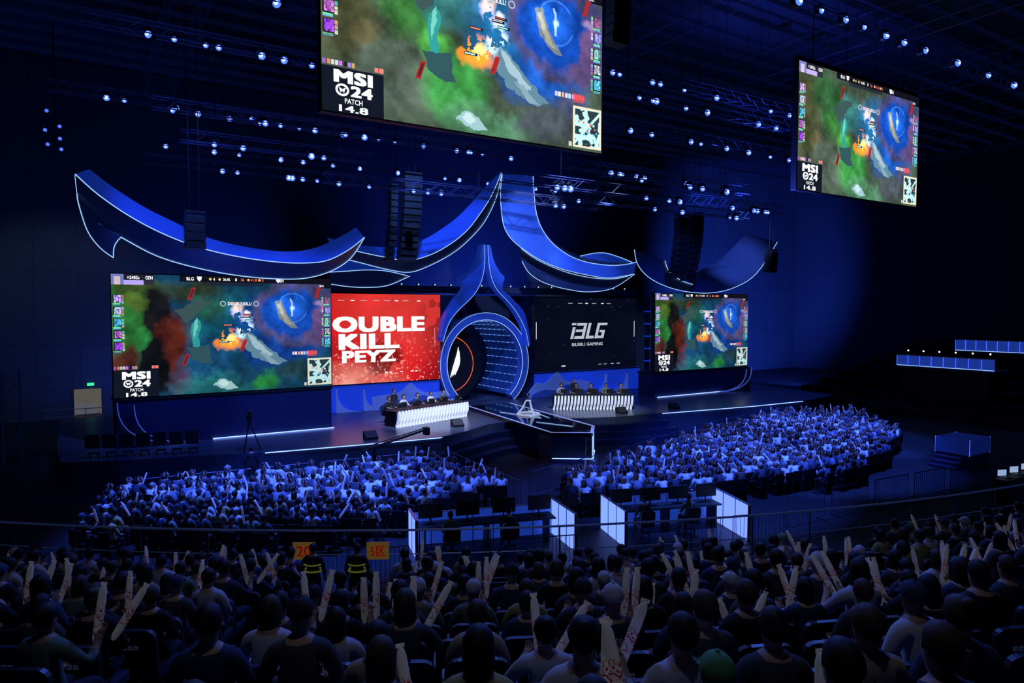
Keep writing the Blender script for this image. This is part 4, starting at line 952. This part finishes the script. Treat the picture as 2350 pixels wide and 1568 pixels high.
for s,z in (('4.8,26 6.4,26 2.7,31.6 4.8,31.5 7.1,31.7 9.2,31.7 22.1,15.8 25.0,15.8 27.9,15.8 30.8,15.8 33.6,15.7 36.6,15.7 23.5,15.7 26.3,15.7 29.2,15.7 39.3,15.8 21.8,24.9 23.9,24.8 26.1,24.9 28.5,25.0 32.9,25.0 1.5,41.9 2.3,42.0 4.9,42.1 7.5,42.3 8.8,42.3',18.4),
    ('5.0,35.4 8.7,35.4 10.5,35.0 12.1,35.9 13.1,35.3 19.4,35.2 29.3,26.6 31.4,26.8 33.3,26.8 35.3,26.9 37.0,26.8 20.7,22.1 21.7,22.2 23.6,22.5 24.1,26.3 25.6,26.3 28.6,22.5',16.5),
    ('5.47,34.2 6.72,34.66 9.87,33.99 10.52,34.15 6.87,40.45 7.59,40.42 10.37,40.46 10.61,40.15 11.19,40.26 11.99,40.23 25.15,29.59 26.01,29.34 27.03,29.45 31.02,29.5',14.9),
    ('12.26,32.53 15.49,32.6 16.23,32.61 20.21,27.5 20.71,27.62 21.04,27.41 24.21,32.6 23.74,30.44 22.48,24.94 26.23,27.97 29.5,30.77 27.98,28.31 28.73,28.21 31.93,30.79 26.6,24.48 25.72,23.9 28.3,24.2 33.08,28.5 36.25,30.6 36.96,30.6 35.4,27.47 36.45,27.48',13.4)):
    for x,y in P2(s):
        c=[t for t in TR if abs(t[1]-z-.35)<.05 and t[2]-1.5<=x<=t[3]+1.5]
        yy=min(c,key=lambda t:abs(t[0]-y))[0] if c else y
        lights.append((x,yy,z))
for (y,z,x0,x1) in TR[14:16]:
    for i in range(int((x1-x0)/1.9)): lights.append((x0+.8+i*1.9+random.uniform(-.5,.5),y,z-.35))
for (y,z,x0,x1) in (TR[4],TR[5],TR[6],TR[9],TR[10],TR[13],TR[1],TR[2]):
    for i in range(3): lights.append((random.uniform(x0+.5,x1-.5),y,z-.35))
for x,y,z in lights: PF.place((x,y,z+.1),random.uniform(-.3,.3)+YAW*.6,random.uniform(.75,1.2))
e=empty('hanging_light_pole',(-.9,47.9,16.4)); tag(e,'black pole hung from roof carrying small blue lights','light pole'); b=MB(); b.tube([(0,0,0),(0,0,7.65)],.05,M['blackmetal'],8); b.obj('pole',e)
for k,(dx,z) in enumerate(((-.4,18.8),(.2,18.0),(-.5,17.7),(.2,17.3),(-.4,16.9),(.25,16.7))):
    b=MB(); b.tube([(0,0,z-16.4),(dx,-.1,z-16.4)],.03,M['blackmetal'],5); b.ball((dx,-.2,z-16.4),.1,M['lens_s'],10,6); b.obj('cluster_lamp',e)
b=MB(); b.box((0,0,0),(.16,.14,.16),M['black']); b.ball((0,-.09,0),.055,M['led'],8,5); hd_=bpy.data.objects.new('header_spotlight',b.mesh('header_spotlight')); tag(hd_,'small spotlight on top of the stage header','stage light','header spotlights'); PH=Proto(hd_)
for i in range(22): PH.place((11.3+i*1.15,39.9,9.03),0)
# ------------------------------------------------------------------ speaker arrays
def speakers(x,y,z1,n,w=.95,label='black line-array loudspeaker column hung from the roof'):
    e=empty('speaker_array',(x,y,z1)); tag(e,label,'loudspeaker','speaker arrays')
    for i in range(n):
        b=MB(); z=-.36*i; off=.012*i*i*.5; b.box((0,off,z),(w,.55,.33),M['black'],bev=.02); b.box((0,off-.28,z),(w*.9,.02,.27),M['black']); b.obj('speaker_cabinet',e)
    b=MB(); b.box((0,0,.3),(w,.6,.1),M['blackmetal']); b.tube([(-.2,0,.3),(-.2,0,24.0-z1)],.015,M['blackmetal'],4); b.tube([(.2,0,.3),(.2,0,24.0-z1)],.015,M['blackmetal'],4); b.obj('rigging_bumper',e)
speakers(15.65,35,14.6,13,1.05); speakers(14.6,35.2,13.9,11,.42); speakers(4.25,32,11.25,4,.8); speakers(33.4,32,13.3,11,.9); speakers(34.75,32,13.5,12,.9); speakers(17.4,20,19.0,5,.8)
speakers(41.2,31,11.3,4,.8)
# ------------------------------------------------------------------ stage people, trophy, cameras
pm=body_mesh('person_desk','desk',True)
for (e,L,rz) in (d1,d2):
    for i in range(5):
        t=L*(i+.6)/5.2; q=Vector((t,1.45,0)); q.rotate(Matrix.Rotation(rz,3,'Z'))
        o=bpy.data.objects.new('person',pm); link(o); o.location=(e.location.x+q.x,e.location.y+q.y,1.3); o.rotation_euler=(0,0,rz+math.pi); o.scale=(1.08,)*3
        tag(o,'player in team jersey and headset seated at desk','person','players')
        h=bpy.data.objects.new('hair',HM[('short',0)]); link(h); h.parent=o
        hb=MB(); hb.tube([(.095*math.cos(a),.02,1.25+.12*math.sin(a)) for a in [math.pi*k/8 for k in range(9)]],.012,M['black'],5); hb.ball((.095,.02,1.24),(.02,.035,.04),M['black'],8,5); hb.ball((-.095,.02,1.24),(.02,.035,.04),M['black'],8,5); hb.obj('headset',o)
        q=Vector((t+.1,.35,0)); q.rotate(Matrix.Rotation(rz,3,'Z')); PM.place((e.location.x+q.x,e.location.y+q.y,1.3+.85),rz+math.pi,.8)
        q=Vector((t,1.5,0)); q.rotate(Matrix.Rotation(rz,3,'Z')); c=PSEATF.place((e.location.x+q.x,e.location.y+q.y,1.3),rz+math.pi,1.0); c['label']='black gaming chair behind the player desk'; c['group']='player chairs'
sm=body_mesh('person_standing','side',True,stand=True); sh=hair_mesh('hair','short',(0,.02,1.645),'hair')
M['darkshirt']=mat('black_work_shirt',(.015,.017,.025),.85,noise=.2)
def stander(x,y,z,rz,label):
    o=bpy.data.objects.new('person',sm); link(o); o.location=(x,y,z); o.rotation_euler=(0,0,rz); tag(o,label,'person'); h=bpy.data.objects.new('hair',sh); link(h); h.parent=o
    o.material_slots[1].link='OBJECT'; o.material_slots[1].material=M['darkshirt']; return o
stander(14.6,35.3,1.3,math.pi+.3,'coach in dark clothes standing behind the player desk')
stander(26.6,34.6,1.3,math.pi-.4,'coach in dark clothes standing behind the player desk')
e=empty('trophy_stand',(21.3,31.9,1.5)); tag(e,'white tripod trophy stand with ring base on the runway','trophy stand')
b=MB(); b.tube([(.62*math.cos(a),.62*math.sin(a),.05) for a in [k*math.pi/16 for k in range(32)]],.05,M['white'],6,True); b.obj('base_ring',e)
for k in range(3):
    a=k*2.094+.5; b=MB(); b.tube([(.62*math.cos(a),.62*math.sin(a),.05),(.35*math.cos(a),.35*math.sin(a),.35),(.14*math.cos(a),.14*math.sin(a),.8)],[.05,.06,.04],M['white'],6); b.obj('leg',e)
b=MB(); b.lathe([(.14,.78),(.16,.82),(.1,.85)],(0,0,0),M['white'],14); b.obj('stand_top',e)
b=MB(); b.lathe([(.09,0),(.03,.04),(.025,.12),(.09,.2),(.12,.34),(.11,.36)],(21.3,31.9,2.35),mat('trophy_silver',(.7,.72,.8),.2,1),14); o=b.obj('trophy_cup',smooth=True); tag(o,'silver trophy cup on its white stand','trophy')
def camera_rig(x,y,z,rz,label):
    e=empty('video_camera',(x,y,z),rz); tag(e,label,'video camera')
    for k in range(3):
        a=k*2.094; b=MB(); b.tube([(.45*math.cos(a),.45*math.sin(a),0),(0.03*math.cos(a),.03*math.sin(a),1.25)],.025,M['black'],6); b.obj('tripod_leg',e)
    b=MB(); b.box((0,0,1.45),(.22,.5,.28),M['black']); b.lathe([(.09,.25),(.11,.5),(.12,.55)],(0,0,1.45),M['black'],12,'y'); b.box((0,-.1,1.66),(.15,.2,.12),M['black']); b.tube([(.05,-.2,1.35),(.1,-.55,1.15)],.015,M['black'],5); b.obj('camera_body',e)
camera_rig(6.1,30.9,1.3,-.2,'black broadcast camera on tripod at the stage edge'); stander(5.9,29.6,0,-.1,'camera operator in dark clothes standing before the stage')
e=empty('camera_crane',(11.0,28.9,0)); tag(e,'black camera jib crane reaching along the stage front','camera crane')
b=MB(); b.tube([(-.6,0,1.15),(2.6,.3,1.75)],.055,M['black'],6); b.tube([(-.6,0,1.28),(2.6,.3,1.85)],.025,M['black'],5); b.obj('jib_arm',e)
b=MB(); b.box((2.7,.3,1.7),(.25,.3,.35),M['black']); b.obj('camera_head',e); b=MB(); b.box((0,0,.15),(.7,.6,.3),M['black']); b.tube([(0,0,0),(0,0,1.3)],.06,M['black'],6); b.obj('base_dolly',e)
for x,y in ((16.6,31.6),(11.5,30.7),(26.9,30.4),(31,30.2)):
    b=MB(); b.prism([(-.2,0),(.25,0),(.25,.12),(-.05,.38),(-.2,.38)],-.3,.3,M['black'],'x'); o=b.obj('floor_monitor_speaker'); o.location=(x,y,1.3); o.rotation_euler=(0,0,math.pi); tag(o,'black wedge loudspeaker on the stage floor','loudspeaker','floor monitors')
for i in range(7):
    c=PSEATF.place((.4+i*.6,32.9-i*.18,1.3),-.3,1.05); c['label']='black chair standing on the stage wing'; c['group']='wing chairs'
b=truss_mesh(4.5,'tw',.7); b.v=[(z,y,x) for x,y,z in b.v]; o=b.obj('truss_tower'); o.location=(-2.9,40.8,2.25); tag(o,'upright black lattice truss tower beside the stage','truss tower')
for tx,da in (('20',-3.25),('5区',-1.75)):
    phi=PHI0+da/42.0; x,y=pol(42.28,phi); rz=math.atan2(C[1]-y,C[0]-x)-math.pi/2
    e=empty('section_sign',(x,y,2.35),rz); tag(e,'yellow section sign with red characters tied to the rail','sign','section signs')
    b=MB(); b.box((0,0,.12),(.46,.02,.36),M['yellow']); b.obj('sign_board',e); text(tx,0,-.02,.12,.22,.3,'redink',e,'sign_lettering',bold=.02)
for da in (-2.9,-2.05):
    phi=PHI0+da/42.6; x,y=pol(43.0,phi); rz=math.atan2(C[1]-y,C[0]-x)-math.pi/2
    o=stander(x,y,1.46,rz,'security guard in black vest with yellow reflective stripes'); o.scale=(.88,.88,.8)
    b=MB(); b.tube([(.2*math.cos(a),.15*math.sin(a),1.12) for a in [k*math.pi/8 for k in range(16)]],.022,M['hivis'],5,True); b.tube([(.2*math.cos(a),.15*math.sin(a),1.28) for a in [k*math.pi/8 for k in range(16)]],.018,M['hivis'],5,True); b.obj('reflective_vest',o)

# ------------------------------------------------------------------ lamps
def spot(loc,tgt,e,col,ang=60,blend=.6,r=.15):
    l=bpy.data.lights.new('spot','SPOT'); l.energy=e; l.color=col; l.spot_size=math.radians(ang); l.spot_blend=blend; l.shadow_soft_size=r
    o=bpy.data.objects.new('spot_lamp',l); o.location=loc; o.rotation_euler=(Vector(tgt)-Vector(loc)).to_track_quat('-Z','Y').to_euler(); link(o)
BL=(.05,.12,1)
AU=(.05,.125,1)
# audience floor
spot((5,23,17.5),(5.5,24,1),30000,AU,46,.4); spot((12,23.5,17.5),(11,24,1),17000,AU,36,.5); spot((21,16.5,17.8),(21,19.7,1),28000,AU,44,.4); spot((31,17,17.8),(30,21,1),32000,AU,50,.4); spot((38,20,17),(37,23,1),20000,AU,42,.5)
# stage
spot((15,26,17.5),(16.3,33.7,1.5),15000,(.7,.8,1),24); spot((23,25,17.5),(26.5,32.5,1.5),13000,(.7,.8,1),24)
spot((9,26,17),(8,33,1),5000,BL,60); spot((30,26,17),(36,33,1),6000,BL,60); spot((21,26,17),(21,34,1),7000,(.25,.35,1),50); spot((13,25,17),(13,35,1.5),6000,(.2,.3,1),50)
# ribbons wash
spot((5,30,4),(6,34,10.5),1200,BL,80); spot((13,28,17.5),(18,36,11.5),11000,(.12,.25,1),44); spot((19,27,15),(24,36,12.3),15000,(.4,.55,1),32,.9); spot((25,29,14),(28.5,36.5,9.8),5000,(.25,.4,1),40); spot((36,27,16),(41.5,34.5,10.8),13000,(.2,.35,1),36,.9); spot((4,28,17.5),(5,34,11),5000,(.1,.2,1),60)
# walls
spot((58,38,1),(66,55,9),24000,(.03,.1,1),85); spot((10,47,1),(4,55,9),2600,(.03,.1,1),100); spot((30,47,9),(30,55,14),3500,(.02,.07,1),120)
# ceiling: added uplight without a fixture, so the roof beams show
spot((30,24,12),(34,18,24),4500,(.05,.1,1),120)
# terrace seating
spot((10,18,18.5),(3.5,6,3),4200,(.07,.16,1),70); spot((24,18,18),(12,7,3),4200,(.07,.16,1),65); spot((2,3,20),(5,9,2),420,(.6,.62,.85),75)
spot((0,44,16),(-1,54,3),900,(.3,.45,.7),90)
for o_ in list(bpy.data.objects):
    if not o_.users_collection: bpy.data.objects.remove(o_)
for m_ in list(bpy.data.meshes):
    if m_.users==0: bpy.data.meshes.remove(m_)
